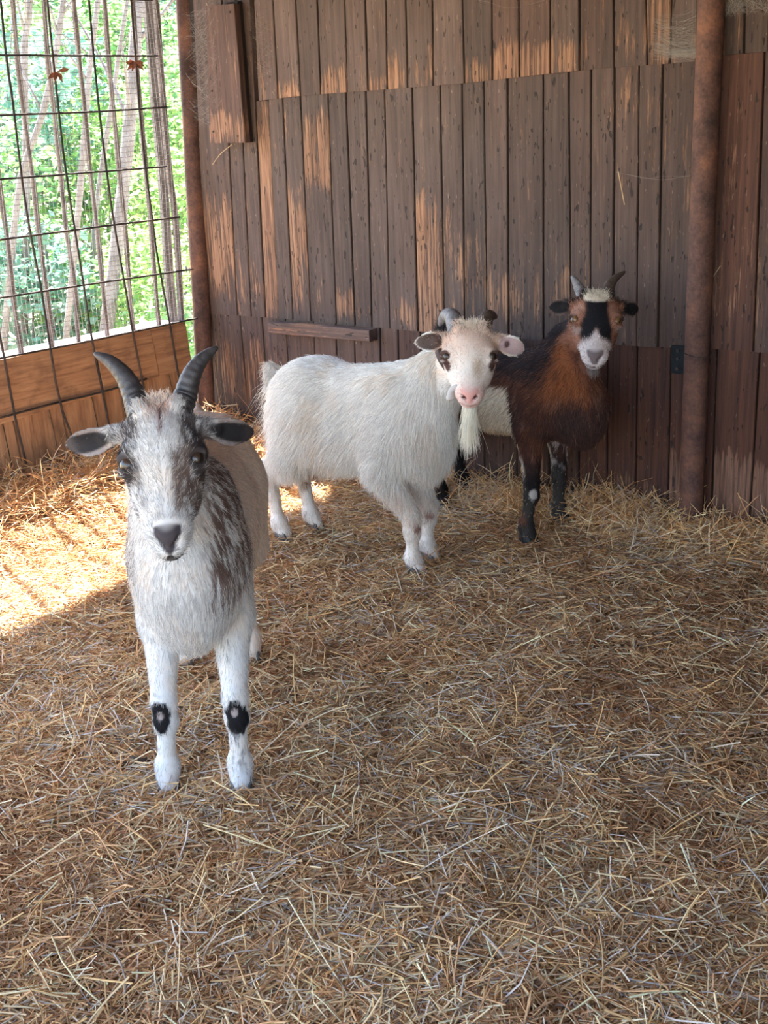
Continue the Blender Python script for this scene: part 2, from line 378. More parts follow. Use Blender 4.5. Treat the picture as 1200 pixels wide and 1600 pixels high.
minfo = {0: (.3, .0, .3), 1: (1.05, 0, .62), 2: (1.05, .50, .86), 3: (.9, 0, .16), 4: (.55, 0, .12), 5: (.15, 0, .2), 6: (.5, .0, .14), 7: (1.3, -.12, .55), 8: (.55, .05, .5), 9: (.75, .0, .4), 10: (.75, .05, .3), 11: (.4, 0, .25), 12: (.45, 0, .35), 13: (.3, .0, .5), 14: (.15, 0, .3), 15: (.55, .7, .95), 16: (.4, .6, .95), 17: (.2, .3, .9), 18: (.3, 0, .5), 19: (.35, .0, .5), 20: (.5, 0, .4)}
mtone = {5: 1.12, 6: 1.25, 16: .95, 17: .75, 18: .7, 11: .95, 12: .85}
for i in range(len(E3) - 1):
    a, b = E3[i], E3[i + 1]
    am, lo, hi = minfo.get(i, (.25, 0, .3)); red = .12 if i < 10 else .2 + .02 * (i - 10)
    if i == 19: red = .85
    plank([cut(a, s_top), cut(b, s_top), cut(b, s_mid), cut(a, s_mid)], proud=.004 + rng.uniform(0, .004), tone=mtone.get(i, 1.0) * rng.uniform(.84, 1.14), red=red, chip=am, lo=lo, hi=hi)
# bottom row
Bb = [((312, 490), (336, 760)), ((374, 494), (395, 740)), ((408, 497), (427, 740)), ((445, 498), (459, 740)), ((489, 501), (500, 760)), ((524, 504), (532, 780)), ((553, 508), (560, 780)), ((593, 512), (599, 800)), ((621, 515), (625, 800)), ((656, 517), (662, 800)), ((705, 520), (709, 830)), ((755, 525), (757, 830)), ((806, 528), (808, 850)), ((858, 531), (858, 850)), ((905, 535), (903, 850)), ((949, 540), (947, 860)), ((995, 542), (991, 880)), ((1048, 544), (1041, 880)), ((1078, 545), (1066, 880)), ((1120, 545), (1108, 880)), ((1187, 550), (1167, 880)), ((1240, 554), (1215, 900)), ((1290, 556), (1262, 900))]
E4 = [line(*t) for t in Bb]
binfo = {0: (.7, .3, .9), 1: (.9, .35, .9), 2: (.3, .5, .9), 12: (.3, 0, .3), 15: (1.2, -.10, .28), 16: (.7, .0, .26), 14: (.4, .4, .9), 17: (1.9, -.2, .48), 19: (2.0, -.25, .52), 20: (1.9, -.22, .46), 18: (.2, 0, .3)}
for i in range(len(E4) - 1):
    a, b = E4[i], E4[i + 1]; q0, q1 = cut(a, s_mid), cut(b, s_mid)
    z0 = 830 if i < 8 else 960
    am, lo, hi = binfo.get(i, (.25, 0, .3)); red = .25 if i < 8 else .5
    if i >= 14: red = 1.0
    o = plank([q0, q1, (b(z0), z0), (a(z0), z0)], proud=-.004 + rng.uniform(0, .004), tone=(1.05 if i < 8 else .8) * rng.uniform(.9, 1.1), red=red, chip=am)
    zb = -o.location[2] + .06; o['chip_low'] = zb + lo * .6; o['chip_high'] = zb + hi * .6
# the strip of wall beyond the right of the frame
for k in range(14):
    p0 = CORNER + WD * (2.92 + k * .115)
    if (p0 - CORNER) @ WD > A_END: break
    mb = MB(); mb.box((0, 0, ROOF_Z / 2), ((1, 0, 0), (0, 1, 0), (0, 0, 1)), (.055, .012, ROOF_Z / 2)); o = mb.build('plank', M['plank'], wall)
    o.matrix_basis = Matrix(((WD[0], WN[0], 0, p0[0]), (WD[1], WN[1], 0, p0[1]), (0, 0, 1, 0), (0, 0, 0, 1))); o['tone'] = 1.0; o['red'] = .4; o['chip'] = .3; o['chip_low'] = 0.0; o['chip_high'] = .5
# right wall, outside the picture: it closes the pen and keeps its right side dim
wr = MB(); wr.box(CORNER + WD * A_END - WN * 1.6 + np.array([0, 0, ROOF_Z / 2]), (WD, WN, (0, 0, 1)), (.02, 1.65, ROOF_Z / 2)); tag(wr.build('wall_right', M['roof']), kind='structure')
# roof
rf = MB(); cc = CORNER + WD * (A_END / 2 - .04) - WN * 2.15 + np.array([0, 0, ROOF_Z + .03]); rf.box(cc, (WD, WN, (0, 0, 1)), (A_END / 2 + .06, 2.25, .025))
tag(rf.build('ceiling', M['roof']), kind='structure')
# ground outside the fence
og = MB(); og.box(np.array([-1.5, 9, -.12]), ((1, 0, 0), (0, 1, 0), (0, 0, 1)), (16, 18, .05)); tag(og.build('ground', M['soil']), 'sunlit green ground outside the pen', kind='structure')

# ------------------------------------------------------------------ posts, batten, boards on the wall
def pipe(name, top, bot, r, label, out):
    P0, P1 = np.array(top, float), np.array(bot, float)
    b = P1.copy(); t = P0 - b; n = 14
    pts = [b + t * k / n for k in range(n + 1)]
    mb = MB(); mb.tube([p - b for p in pts], [r * (1 + .012 * math.sin(k * 2.3)) for k in range(n + 1)], 20)
    o = mb.build(name, M['pipe'], None, True); o.location = b
    return tag(o, label, 'post')
pr_ = pl(1112, 0, PIPE - WN * .005, WN); prb = pl(1077, 843, PIPE - WN * .005, WN)
d = (pr_ - prb); prt = prb + d * (2.16 - prb[2]) / d[2]; prb = prb + d * (-.06 - prb[2]) / d[2]
p_right = pipe('steel_post', prt, prb, .041, 'rusty steel pipe post standing against the right end of the plank wall', 0)
plt_ = fencep(302, 20, -.0) ; plb = fencep(329.5, 553, -.0)
d = (plt_ - plb); pt_ = plb + d * (2.16 - plb[2]) / d[2]; pb_ = plb + d * (-.05 - plb[2]) / d[2]
shift = -WN * .045
p_left = pipe('steel_post', pt_ + shift, pb_ + shift, .040, 'rusty brown pipe post in the corner between wire fence and wall', 0)
# wire tie round the right post
q = pl(1090, 553, PIPE - WN * .005, WN); ax = (prt - prb) / np.linalg.norm(prt - prb); uu = WD; vv = np.cross(ax, uu)
ring = [q + .0435 * (math.cos(t) * uu + math.sin(t) * vv) + ax * .004 * math.sin(t * 2) for t in np.linspace(0, 2 * math.pi, 25)]
mb = MB(); mb.tube(ring, .0017, 5); mb.tube([ring[3], ring[3] - WN * .02 + WD * .01, ring[3] - WN * .016 + WD * .03 - np.array([0, 0, .02])], .0015, 5)
wt = mb.build('wire_tie', M['rod']); tag(wt, 'thin rusty wire tied around the right steel post', 'wire')
# black hinge plate
hp = empty('hinge_plate', wallp(1060, 562, .012)); tag(hp, 'small black metal hinge plate beside the right steel post', 'hinge')
mb = MB(); mb.box((0, 0, 0), (WD, WN, (0, 0, 1)), (.026, .005, .048)); o = mb.build('plate', M['black_metal'], hp, bevel=.002)
for dz in (-.03, .005, .032):
    mb = MB(); mb.tube([-WN * .004 + np.array([0, 0, dz]), -WN * .010 + np.array([0, 0, dz])], .006, 8); mb.build('screw', M['rod'], hp)
# nailed board top left
nb = empty('wooden_board', wallp(371, 223, .0)); tag(nb, 'short reddish board nailed upright on the upper left of the plank wall', 'board')
o = plank([(337, 10), (383, 7), (400, 222), (343, 223)], nb, proud=.062, tone=1.0, red=.5, chip=.8, lo=-.02, hi=.14, thick=-.030, name='board_face', pf=lambda x, y, out: wallp(x, y, 0))
o.matrix_basis = Matrix.Translation(-Vector(nb.location)) @ o.matrix_basis
for (qx, qy) in ((376, 20), (350, 205), (388, 212), (348, 142)):
    mb = MB(); p = wallp(qx, qy, .0) - WN * .064 - np.array(nb.location); mb.tube([p + WN * .004, p - WN * .0015], .0042, 8); mb.build('nail', M['rod'], nb)
mb = MB(); a, b = wallp(398, 4, .016), wallp(410, 215, .016); mb.tube([a - np.array(nb.location) - WN * .0, b - np.array(nb.location)], .012, 4)
# spacer batten behind the board
mbx = MB(); cA = (wallp(372, 12, .02) + wallp(378, 214, .02)) / 2 - np.array(nb.location); mbx.box(cA, (WD, WN, (0, 0, 1)), (.03, .014, .27)); mbx.build('spacer', M['backing'], nb)
# ledge batten
A, Bp = wallp(431, 501, .0), wallp(589, 513, .0); dl = Bp - A; Ln = np.linalg.norm(dl); dl /= Ln; up = np.cross(dl, -WN); up /= np.linalg.norm(up)
if up[2] < 0: up = -up
hgt = np.linalg.norm(wallp(590, 531, .0) - wallp(589, 513, .0)) * 1.0
lb = MB(); nsg = 8
for_prof = []
for k in range(nsg + 1):
    t = k / nsg; c = A + dl * Ln * t; jz = rng.uniform(-.0015, .0015)
    f0 = .012 + .010 * t; dep_ = .050
    for_prof.append([c + WN * .0, c - WN * dep_ + up * jz, c - WN * (dep_ + .003) - up * .003, c - WN * (dep_ + .003) - up * (hgt - .003), c - WN * dep_ - up * hgt, c - up * hgt])
Vv = np.array(for_prof).reshape(-1, 3); Fq = [(i * 6 + k, i * 6 + (k + 1) % 6, (i + 1) * 6 + (k + 1) % 6, (i + 1) * 6 + k) for i in range(nsg) for k in range(6)] + [tuple(range(5, -1, -1)), tuple(nsg * 6 + k for k in range(6))]
Bm = np.stack([-up, WN, dl]); o0 = A; lb.add((Vv - o0) @ Bm.T, Fq); bt = lb.build('wooden_batten', M['plank'])
bt.matrix_world = Matrix(((Bm[0][0], Bm[1][0], Bm[2][0], o0[0]), (Bm[0][1], Bm[1][1], Bm[2][1], o0[1]), (Bm[0][2], Bm[1][2], Bm[2][2], o0[2]), (0, 0, 0, 1)))
bt['tone'] = 1.5; bt['red'] = .2; bt['chip'] = .5; bt['chip_low'] = -.1; bt['chip_high'] = .35; tag(bt, 'weathered grey wooden batten nailed level across the plank wall above the white goat', 'batten')

# ------------------------------------------------------------------ fence
fence = empty('wire_fence', CORNER); tag(fence, 'wire grid fence with fine mesh and stakes on the sunny left side', 'fence')
CO = CORNER
def fpts(px, out): return np.array([fencep(x, y, out) for x, y in px]) - CO
def ext(P, k0=0.0, k1=0.0):
    P = np.asarray(P); a = P[0] + (P[0] - P[1]) / np.linalg.norm(P[0] - P[1]) * k0; b = P[-1] + (P[-1] - P[-2]) / np.linalg.norm(P[-1] - P[-2]) * k1
    return np.vstack([a[None], P, b[None]])
Hr = [[(0, 86), (120, 87), (241, 87.3)], [(0, 180), (139, 175), (255, 167.7)], [(0, 280), (108, 272), (227, 262.8), (258, 260)], [(0, 374.7), (113, 359.7), (181, 351), (275, 340)], [(0, 465.4), (130, 445.6), (292, 422)], [(0, 560), (144, 532), (300, 499)], [(0, 653), (90, 629), (162, 612), (225, 593)], [(0, -12), (120, -6), (232, 0)]]
for h in Hr:
    P = ext(fpts(h, .012), 2.2, .0); P = spline(P, 14); mb = MB(); mb.tube(P, .0046, 6); mb.build('rod', M['rod'], fence, True)
Vr = [[(1, 0), (10, 91), (20, 159), (34, 278), (48, 368), (65, 455), (78, 540), (93, 626), (114, 686)], [(74, 0), (82, 82), (92, 176), (103, 270), (130, 441), (144, 532), (160, 611), (171, 668)], [(139, 0), (146, 82), (155, 173), (166, 263), (178, 348), (193, 433), (207, 516), (222, 593), (232, 645)], [(205, 0), (211, 79), (218, 170), (228, 270), (235, 317), (246, 402), (265, 504), (279, 587), (288, 630)], [(-72, 0), (-60, 180), (-43, 340), (-20, 440), (3, 540), (22, 644), (34, 695)]]
for v in Vr:
    P = ext(fpts(v, .020), .45, .08); mb = MB(); mb.tube(spline(P, 18), .0046, 6); mb.build('rod', M['rod'], fence, True)
for k in range(10):
    p = FD * (1.30 + .19 * k) - FN * .02; mb = MB(); mb.tube([p + np.array([0, 0, .15]), p + np.array([0, 0, 1.2]), p + np.array([0, 0, 2.15])], .0046, 6); mb.build('rod', M['rod'], fence, True)
# fine square mesh
fm = MB(); z0, z1 = .62, 2.14; s0, s1 = .005, 2.3; pitch = .0195
def warp(s, z):
    p = np.stack([s, z, 0 * s], -1); a = noise(p, 2.2, 31) - .5; b = noise(p, 2.2, 32) - .5; c = noise(p, 1.4, 33) - .5
    return CO + FD[None] * (s + .035 * a)[:, None] + FN[None] * (.012 + .03 * (c + .5))[:, None] + np.array([[0, 0, 1.0]]) * (z + .035 * b)[:, None] - CO
for s in np.arange(s0, s1, pitch):
    z = np.linspace(z0 - .1 * (s < .08), z1, 16); fm.tube(warp(np.full_like(z, s), z), .00095, 3, False)
for z in np.arange(z0, z1, pitch):
    s = np.linspace(s0, s1, 22); fm.tube(warp(s, np.full_like(s, z)), .0010, 3, False)
# loose mesh strip hanging down by the corner post
for s in np.arange(.0, .075, pitch):
    z = np.linspace(.2, z0, 8); fm.tube(warp(np.full_like(z, s), z), .00075, 3, False)
for z in np.arange(.22, z0, pitch):
    s = np.linspace(0, .075, 4); fm.tube(warp(s, np.full_like(s, z)), .00075, 3, False)
o = fm.build('wire_mesh', M['mesh'], fence); o['kind'] = 'stuff'
St = [[(20, 6), (27, 93), (37, 176), (51, 278), (61, 368), (74, 470), (81, 535)], [(68, 0), (75, 99), (84, 170), (94, 265), (105, 373), (116, 444), (122, 526)], [(114, -10), (118, 37), (125, 108), (133, 181), (140, 270), (152, 359), (159, 430), (167, 519)], [(163, 0), (170, 102), (181, 210), (186, 268), (195, 353), (201, 436), (208, 512)], [(207, 0), (215, 120), (227, 260), (235, 353), (242, 441), (248, 506)], [(-22, 100), (0, 297), (11, 373), (21, 472), (31, 538)], [(-60, 80), (-40, 300), (-12, 540)]]
for k, st in enumerate(St):
    P = ext(fpts(st, -.05), .3, .55); P = spline(P, 16); mb = MB(); mb.tube(P, [.0105 + .0015 * math.sin(i * 1.7 + k) for i in range(len(P))], 7); mb.build('stake', M['stake'], fence, True)
P = ext(fpts([(246, 37), (252, 127), (264, 270), (273, 331), (279, 419), (283, 503)], -.05), .3, .5); mb = MB(); mb.tube(spline(P, 14), .0155, 7); mb.build('stake', M['stake'], fence, True)
P = ext(fpts([(233, 30), (243, 160), (256, 300), (263, 420), (271, 506)], -.09), .3, .5); P = spline(P, 10); mb = MB()
mb.add([p + FD * sx * .022 + FN * sy * .008 for p in P for sx, sy in ((-1, -1), (1, -1), (1, 1), (-1, 1))], [(i * 4 + k, i * 4 + (k + 1) % 4, (i + 1) * 4 + (k + 1) % 4, (i + 1) * 4 + k) for i in range(len(P) - 1) for k in range(4)] + [(3, 2, 1, 0), tuple((len(P) - 1) * 4 + k for k in range(4))])
o = mb.build('slat', M['bark'], fence); o['label'] = 'pale grey flat slat'
for k in range(8):
    p = FD * (1.38 + .2 * k) + FN * .05; mb = MB(); mb.tube([p + np.array([0, 0, .1]), p + np.array([.01, 0, 1.2]), p + np.array([0, .01, 2.14])], .011, 6); mb.build('stake', M['stake'], fence, True)
# kick boards
kb = empty('kick_board', CORNER); tag(kb, 'low orange brown timber kick board behind the wire at the fence foot', 'board')
def fboard(px, proud, name, mat='board'):
    o = plank(px, kb, proud=proud, thick=.02, pf=lambda x, y, out: fencep(x, y, 0), name=name, mat=M[mat], nrm=FN, gap=.002)
    o.matrix_basis = Matrix.Translation(-Vector(CORNER)) @ o.matrix_basis; return o
fboard([(-330, 634), (146, 531), (163, 614), (-320, 760)], .0, 'board')
fboard([(146, 531), (236, 513), (250, 588), (163, 614)], .001, 'board')
fboard([(236, 513), (292, 503), (303, 574), (250, 588)], -.004, 'board')
lowx = [(-300, 750), (-120, 703), (-60, 688), (10, 665), (26, 660), (82, 640), (100, 634), (148, 617), (165, 612), (192, 603), (228, 593), (268, 581), (303, 574)]
for i in range(len(lowx) - 1):
    (x0, y0), (x1, y1) = lowx[i], lowx[i + 1]
    fboard([(x0 - 1, y0 - 5), (x1 - 1, y1 - 5), (x1 + 26, y1 + 125), (x0 + 26, y0 + 125)], -.026 + .004 * (i % 2), 'board', 'board_upright')

bb = MB(); bb.box(FD * 1.12 + FN * .062 + np.array([0, 0, .33]), (FD, FN, (0, 0, 1)), (.95, .006, .27)); bb.build('added_backing', M['backing'], kb)  # unseen panel added to stop sun leaking between the lower boards
tr = MB(); tA, tB = fencep(-330, 634, 0), fencep(292, 503, 0); dl_ = unit0(tB - tA); tr.box((tA + tB) / 2 - CORNER + FN * .10 + np.array([0, 0, -.010]), (dl_, FN, np.cross(dl_, FN)), (np.linalg.norm(tB - tA) / 2, .085, .009)); tr.build('top_rail', M['stake'], kb)
# brown dry leaf tufts caught on the wire
for k, (qx, qy, n, lab) in enumerate([(88, 112, 10, 'dry brown leaf hanging under the top fence wire, left one'), (210, 96, 16, 'tuft of dry brown bracken on the top fence wire, nearer the corner post')]):
    mb = MB(); p0 = fencep(qx, qy, .03)
    for j in range(n):
        a = rng.uniform(-2.6, .3) if k == 0 else rng.uniform(-3.0, .2); L_ = rng.uniform(.03, .065)
        dv = -FD * math.cos(a) * L_ + np.array([0, 0, 1]) * (math.sin(a) * L_ * .7) + FN * rng.uniform(-.02, .02); sd = np.cross(dv, FN); sd = sd / np.linalg.norm(sd) * .009
        mb.add([p0 * 0, dv * .5 + sd - FN * .004, dv, dv * .5 - sd - FN * .004, dv * .5 + FN * .001], [(0, 1, 4), (1, 2, 4), (2, 3, 4), (3, 0, 4)])
    o = mb.build('dry_leaves', plain('dry_leaf_%d' % k, (.30, .12, .075), .8, 0, 40)); o.location = p0
    tag(o, lab, 'leaves')

# ------------------------------------------------------------------ goats
class SDF:
    def __init__(s, lo, hi, h):
        s.lo = np.asarray(lo, float); s.h = h; s.n = np.ceil((np.asarray(hi, float) - s.lo) / h).astype(int) + 1
        s.g = np.full(tuple(s.n), .2, np.float32)
    def _blk(s, lo, hi, pad):
        a = np.clip(np.floor((np.asarray(lo) - pad - s.lo) / s.h).astype(int), 0, s.n); b = np.clip(np.ceil((np.asarray(hi) + pad - s.lo) / s.h).astype(int) + 1, 0, s.n)
        sl_ = tuple(slice(a[i], b[i]) for i in range(3))
        ax = [s.lo[i] + s.h * np.arange(a[i], b[i]) for i in range(3)]
        if min(len(x) for x in ax) == 0: return None, None
        return sl_, np.stack(np.meshgrid(*ax, indexing='ij'), -1)
    def put(s, lo, hi, fn, k=.03, sub=False):
        sl_, P = s._blk(lo, hi, k + 2 * s.h)
        if sl_ is None: return
        d = fn(P).astype(np.float32); a = s.g[sl_]
        if sub:
            hh = np.maximum(k - np.abs(a + d), 0) / k; s.g[sl_] = np.maximum(a, -d) + hh * hh * k / 4
        else:
            hh = np.maximum(k - np.abs(a - d), 0) / k; s.g[sl_] = np.minimum(a, d) - hh * hh * k / 4
    def rc(s, a, b, ra, rb, k=.03, T=None, sc=(1, 1, 1), sub=False):
        """round cone; T maps the part's frame into the body's, sc flattens the section"""
        a = np.asarray(a, float); b = np.asarray(b, float); sc = np.asarray(sc, float); m = min(sc)
        R0, t0 = T if T is not None else (np.eye(3), np.zeros(3))
        r = max(ra, rb) * 1.05; cr = [(a if i < 4 else b) + r * sc * np.array([(i & 1) * 2 - 1, (i >> 1 & 1) * 2 - 1, (j) * 2 - 1]) for i in range(8) for j in (0, 1)]
        W = np.array(cr) @ R0.T + t0
        def fn(P):
            q = ((P - t0) @ R0) / sc; A, B = a / sc, b / sc; ba = B - A
            t = np.clip((q - A) @ ba / (ba @ ba), 0, 1); return (np.linalg.norm(q - A - t[..., None] * ba, axis=-1) - (ra + (rb - ra) * t)) * m
        s.put(W.min(0), W.max(0), fn, k, sub)
    def el(s, c, r, k=.03, T=None, bend=None, sub=False):
        c = np.asarray(c, float); r = np.asarray(r, float)
        R0, t0 = T if T is not None else (np.eye(3), np.zeros(3))
        rr = r + (.02 if bend else 0)
        W = np.array([c + rr * np.array([x, y, z]) for x in (-1, 1) for y in (-1, 1) for z in (-1, 1)]) @ R0.T + t0
        def fn(P):
            q = (P - t0) @ R0 - c
            if bend: q = bend(q)
            k0 = np.linalg.norm(q / r, axis=-1); k1 = np.linalg.norm(q / (r * r), axis=-1) + 1e-9; return np.where(k0 < 1e-4, -min(r), k0 * (k0 - 1) / k1)
        s.put(W.min(0), W.max(0), fn, k, sub)
    def mesh(s):
        g = openvdb.FloatGrid(3.0); g.copyFromArray(s.g); p, q = g.convertToQuads(0.0)
        return p * s.h + s.lo, q.astype(np.int32)
def vnormals(V, Q):
    fn = np.cross(V[Q[:, 2]] - V[Q[:, 0]], V[Q[:, 3]] - V[Q[:, 1]]); N = np.zeros_like(V)
    for k in range(4): np.add.at(N, Q[:, k], fn)
    return N / (np.linalg.norm(N, axis=1)[:, None] + 1e-12)
def relax(V, Q, it=2, f=.5):
    for _ in range(it):
        S = np.zeros_like(V); c = np.zeros(len(V))
        for k in range(4):
            for e in (1, 3):
                np.add.at(S, Q[:, k], V[Q[:, (k + e) % 4]]); np.add.at(c, Q[:, k], 1)
        V = V + f * (S / np.maximum(c, 1)[:, None] - V)
    return V
def unit(v): v = np.asarray(v, float); return v / np.linalg.norm(v)
def frame(f, up, roll=0.0):
    x = unit(f); z = unit(np.asarray(up, float) - x * (np.asarray(up, float) @ x)); y = np.cross(z, x)
    c, s_ = math.cos(roll), math.sin(roll); y, z = c * y + s_ * z, -s_ * y + c * z
    return np.stack([x, y, z], 1)
def lerp(a, b, t): return a + (b - a) * np.asarray(t)[..., None]

def fur(name, parent, mat, roots, N, flow, length, rad, col, npt=4, lift=.35, droop=.25, wild=.12, cul=.0, clump=.9):
    n = len(roots); L = length[:, None]
    f = flow - N * np.sum(flow * N, 1)[:, None]; f /= np.linalg.norm(f, axis=1)[:, None] + 1e-9
    f = f + rng.normal(0, wild, (n, 3)); n0 = N * lift; D = f + n0; D /= np.linalg.norm(D, axis=1)[:, None]
    cl_ = np.stack([noise(roots, 38, 60 + k_) - .5 for k_ in range(3)], 1) + .6 * np.stack([noise(roots, 90, 64 + k_) - .5 for k_ in range(3)], 1); f = f + clump * cl_
    side = np.cross(f, N) * rng.normal(0, cul, (n, 1))
    P = np.zeros((n, npt, 3), np.float32); R_ = np.zeros((n, npt), np.float32)
    for i in range(npt):
        t = i / (npt - 1); P[:, i] = roots - N * .001 + D * L * t - N * L * (lift * .55 * t * t) + side * L * t * t + np.array([0, 0, -1.0]) * L * droop * t * t
        R_[:, i] = rad * (1 - .8 * t)
    hc = bpy.data.hair_curves.new(name); hc.add_curves([npt] * n)
    hc.attributes['position'].data.foreach_set('vector', P.ravel())
    ra = hc.attributes.get('radius') or hc.attributes.new('radius', 'FLOAT', 'POINT'); ra.data.foreach_set('value', R_.ravel())
    ca = hc.attributes.new('Col', 'FLOAT_COLOR', 'CURVE'); c4 = np.ones((n, 4), np.float32); c4[:, :3] = col; ca.data.foreach_set('color', c4.ravel())
    hc.materials.append(mat); o = link(bpy.data.objects.new(name, hc), parent); o['kind'] = 'stuff'
    return o

def ear_frame(base, tip, face, H):
    """ear axes in body space: u along, v across, w the open side"""
    u = unit(tip - base); wv = unit(face - u * (face @ u)); v = np.cross(wv, u); return np.stack([u, v, wv], 1)

def make_goat(cfg):
    """cfg: world points and body sizes. Returns the body object (the goat) with its parts as children."""
    ft = {k: np.array(v, float) for k, v in cfg['feet'].items()}       # world x, y of the four feet: FL FR RL RR (goat's own left and right)
    fm_ = (ft['FL'] + ft['FR']) / 2; rm = (ft['RL'] + ft['RR']) / 2
    hd = cfg.get('heading'); hd = unit(fm_ - rm) if hd is None else unit(np.array(hd))
    fx = cfg.get('fx', .22); org = np.array([*(fm_ - hd * fx), 0.0]); org[:2] += np.array(cfg.get('shift', (0, 0)))
    org[2] = float(np.mean([terrain(*ft[k]) for k in ft])) + .004
    Rw = np.array([[hd[0], -hd[1], 0], [hd[1], hd[0], 0], [0, 0, 1]])
    loc = lambda p: (np.asarray(p, float) - org) @ Rw
    dirl = lambda d_: np.asarray(d_, float) @ Rw
    B, Lb, W = cfg['back'], cfg['belly'], cfg['w']; cz = (B + Lb) / 2; hz = (B - Lb) / 2
    h = cfg['voxel']; S = SDF((-.64, -.36, -.02), (.66, .36, 1.12), h)
    rl_ = cfg.get('rear', -.36)
    # trunk
    S.el((.12, 0, cz + .01), (.25, W * .72, hz * .98), .04)
    S.el((-.12, 0, cz - .015), (.25, W, hz * .98), .06)
    S.el((rl_ + .09, 0, cz + cfg.get('hip', .045)), (.15, W * .80, hz * .80), .06)
    S.rc((.20, 0, B - .075), (rl_ + .06, 0, B - .085), .058, .06, .07, sc=(1, 1.15, 1))
    S.el((cfg.get('chest', .27), 0, cz - .02), (.09, W * .56, hz * .82), .06)
    for s in (1, -1):
        S.el((.17, s * W * .40, cz + .02), (.115, .050, hz * .85), .05)
        S.el((rl_ + .09, s * W * .55, cz + .01), (.13, .065, hz * .90), .05)
    S.el((-.20, 0, Lb + .01), (.07, .05, .05), .03)     # udder
    # legs
    FT = {}
    for kf, s in (('FL', 1), ('FR', -1)):
        p = loc([*ft[kf], float(terrain(*ft[kf])) + .004]); FT[kf] = p; e = np.array([.15 + .3 * (p[0] - fx), s * W * .50, Lb + .05]); g = p[2]
        kz = (Lb + .02) * .56 + g; kn = np.array([p[0] - .005 + .0 * s, lerp(e, p, .5)[1], kz])
        S.rc((.17, s * W * .42, cz), e, .058, .048, .05); S.rc(e, kn + [0, 0, .03], .046, .026, .03); S.rc(kn + [0, 0, .03], kn - [0, 0, .02], .0275, .026, .015)
        fe = p + [-.012, 0, .075]; S.rc(kn - [0, 0, .02], fe, .022, .0195, .02); S.rc(fe, fe + [0, 0, -.01], .0245, .024, .012); S.rc(fe, p + [.010, 0, .035], .023, .026, .02)
    for kf, s in (('RL', 1), ('RR', -1)):
        p = loc([*ft[kf], float(terrain(*ft[kf])) + .004]); FT[kf] = p; g = p[2]
        st = np.array([p[0] + .10, s * W * .62, Lb + .05]); ho = np.array([p[0] - .045, p[1] * .9 + s * .005, .62 * Lb + .07 + g])
        S.rc((rl_ + .10, s * W * .52, cz + .02), st, .09, .065, .05); S.rc(st, ho, .062, .030, .035); S.rc(ho, ho - [0, 0, .03], .031, .028, .012)
        fe = p + [-.014, 0, .075]; S.rc(ho - [0, 0, .02], fe, .023, .0205, .02); S.rc(fe, fe + [0, 0, -.01], .026, .026, .012); S.rc(fe, p + [.008, 0, .035], .025, .027, .02)
    # head
    poll, nose = loc(cfg['poll']), loc(cfg['nose']); HR = frame(nose - poll, np.array([0, 0, 1.0]) if cfg.get('up') is None else dirl(cfg['up']), cfg.get('roll', 0.0))
    hl = np.linalg.norm(nose - poll) / .255; hw = cfg.get('headw', 1.0); HT = (HR, poll)
    X = lambda x, y, z: (x * hl, y * hw, z * (hl * .5 + hw * .5))
    hs = hl * .5 + hw * .5
    hel = lambda c, r, k=.02, **q: S.el(X(*c), X(*r), k, HT, **q)
    hrc = lambda a, b, ra, rb, k=.02, sc=(1, 1, 1), **q: S.rc(X(*a), X(*b), ra * hs, rb * hs, k, HT, sc, **q)
    # neck
    nb_ = np.array([.19, 0, cz + .08]); hb = poll + HR @ np.array(X(.0, 0, -.055)); nm = lerp(nb_, hb, .5) + np.array([.0, 0, -.02]); nk = cfg.get('neck', 1.0)
    S.rc((.20, 0, cz + .02), nm, .115 * nk, .084 * nk, .06, sc=(1, .78, 1)); S.rc(nm, hb, .084 * nk, .062 * nk, .05, sc=(1, .86, 1))
    S.rc((.12, 0, B - .09), lerp(np.array([.12, 0, B - .09]), hb, cfg.get('crest', .55)), .06, .055, .06)
    # skull
    hel((.015, 0, -.015), (.085, .072, .066), .02)
    hel((.055, 0, .020), (.072, .058, .040), .03)
    hrc((.07, 0, -.015), (.205, 0, -.024), .060, .0375, .03, (1, 1.16, .92))
    hrc((.02, 0, -.070), (.205, 0, -.066), .044, .021, .03, (1, 1.1, 1))
    for s in (1, -1):
        hel((.050, s * .042, -.055), (.062, .030, .050), .03)
        hel((.110, s * .036, -.042), (.075, .029, .036), .03)
        hel((.078, s * .060, .006), (.036, .024, .027), .022)
    hel((.226, 0, -.034), (.036, .040, .033), .02); hel((.249, 0, -.035), (.023, .031, .014), .012)
    hel((.241, 0, -.016), (.016, .026, .020), .012)
    hel((.242, 0, -.061), (.027, .029, .0130), .010)
    for s in (1, -1):
        hel((.098, s * .077, .025), (.0225, .018, .0150), .006, sub=True)     # eye socket
        hrc((.079, s * .052, .036), (.081, s * .082, .022), .0088, .0078, .010); hrc((.112, s * .058, .022), (.106, s * .081, .010), .006, .006, .010)          # upper lid
        hrc((.258, s * .009, -.021), (.247, s * .021, -.009), .0048, .0044, .005, sub=True)
        S.rc(np.array(X(-.008, s * .034, .025)), np.array(X(-.016, s * .035, .040)), .022 * hs, .018 * hs, .015, HT)   # horn boss
    hel((.240, 0, -.0475), (.052, .050, .0024), .005, sub=True)                # mouth
    for a_, b_, ra, rb in cfg.get('head_extra', []): hrc(a_, b_, ra, rb, .02)
    # ears
    ears = []
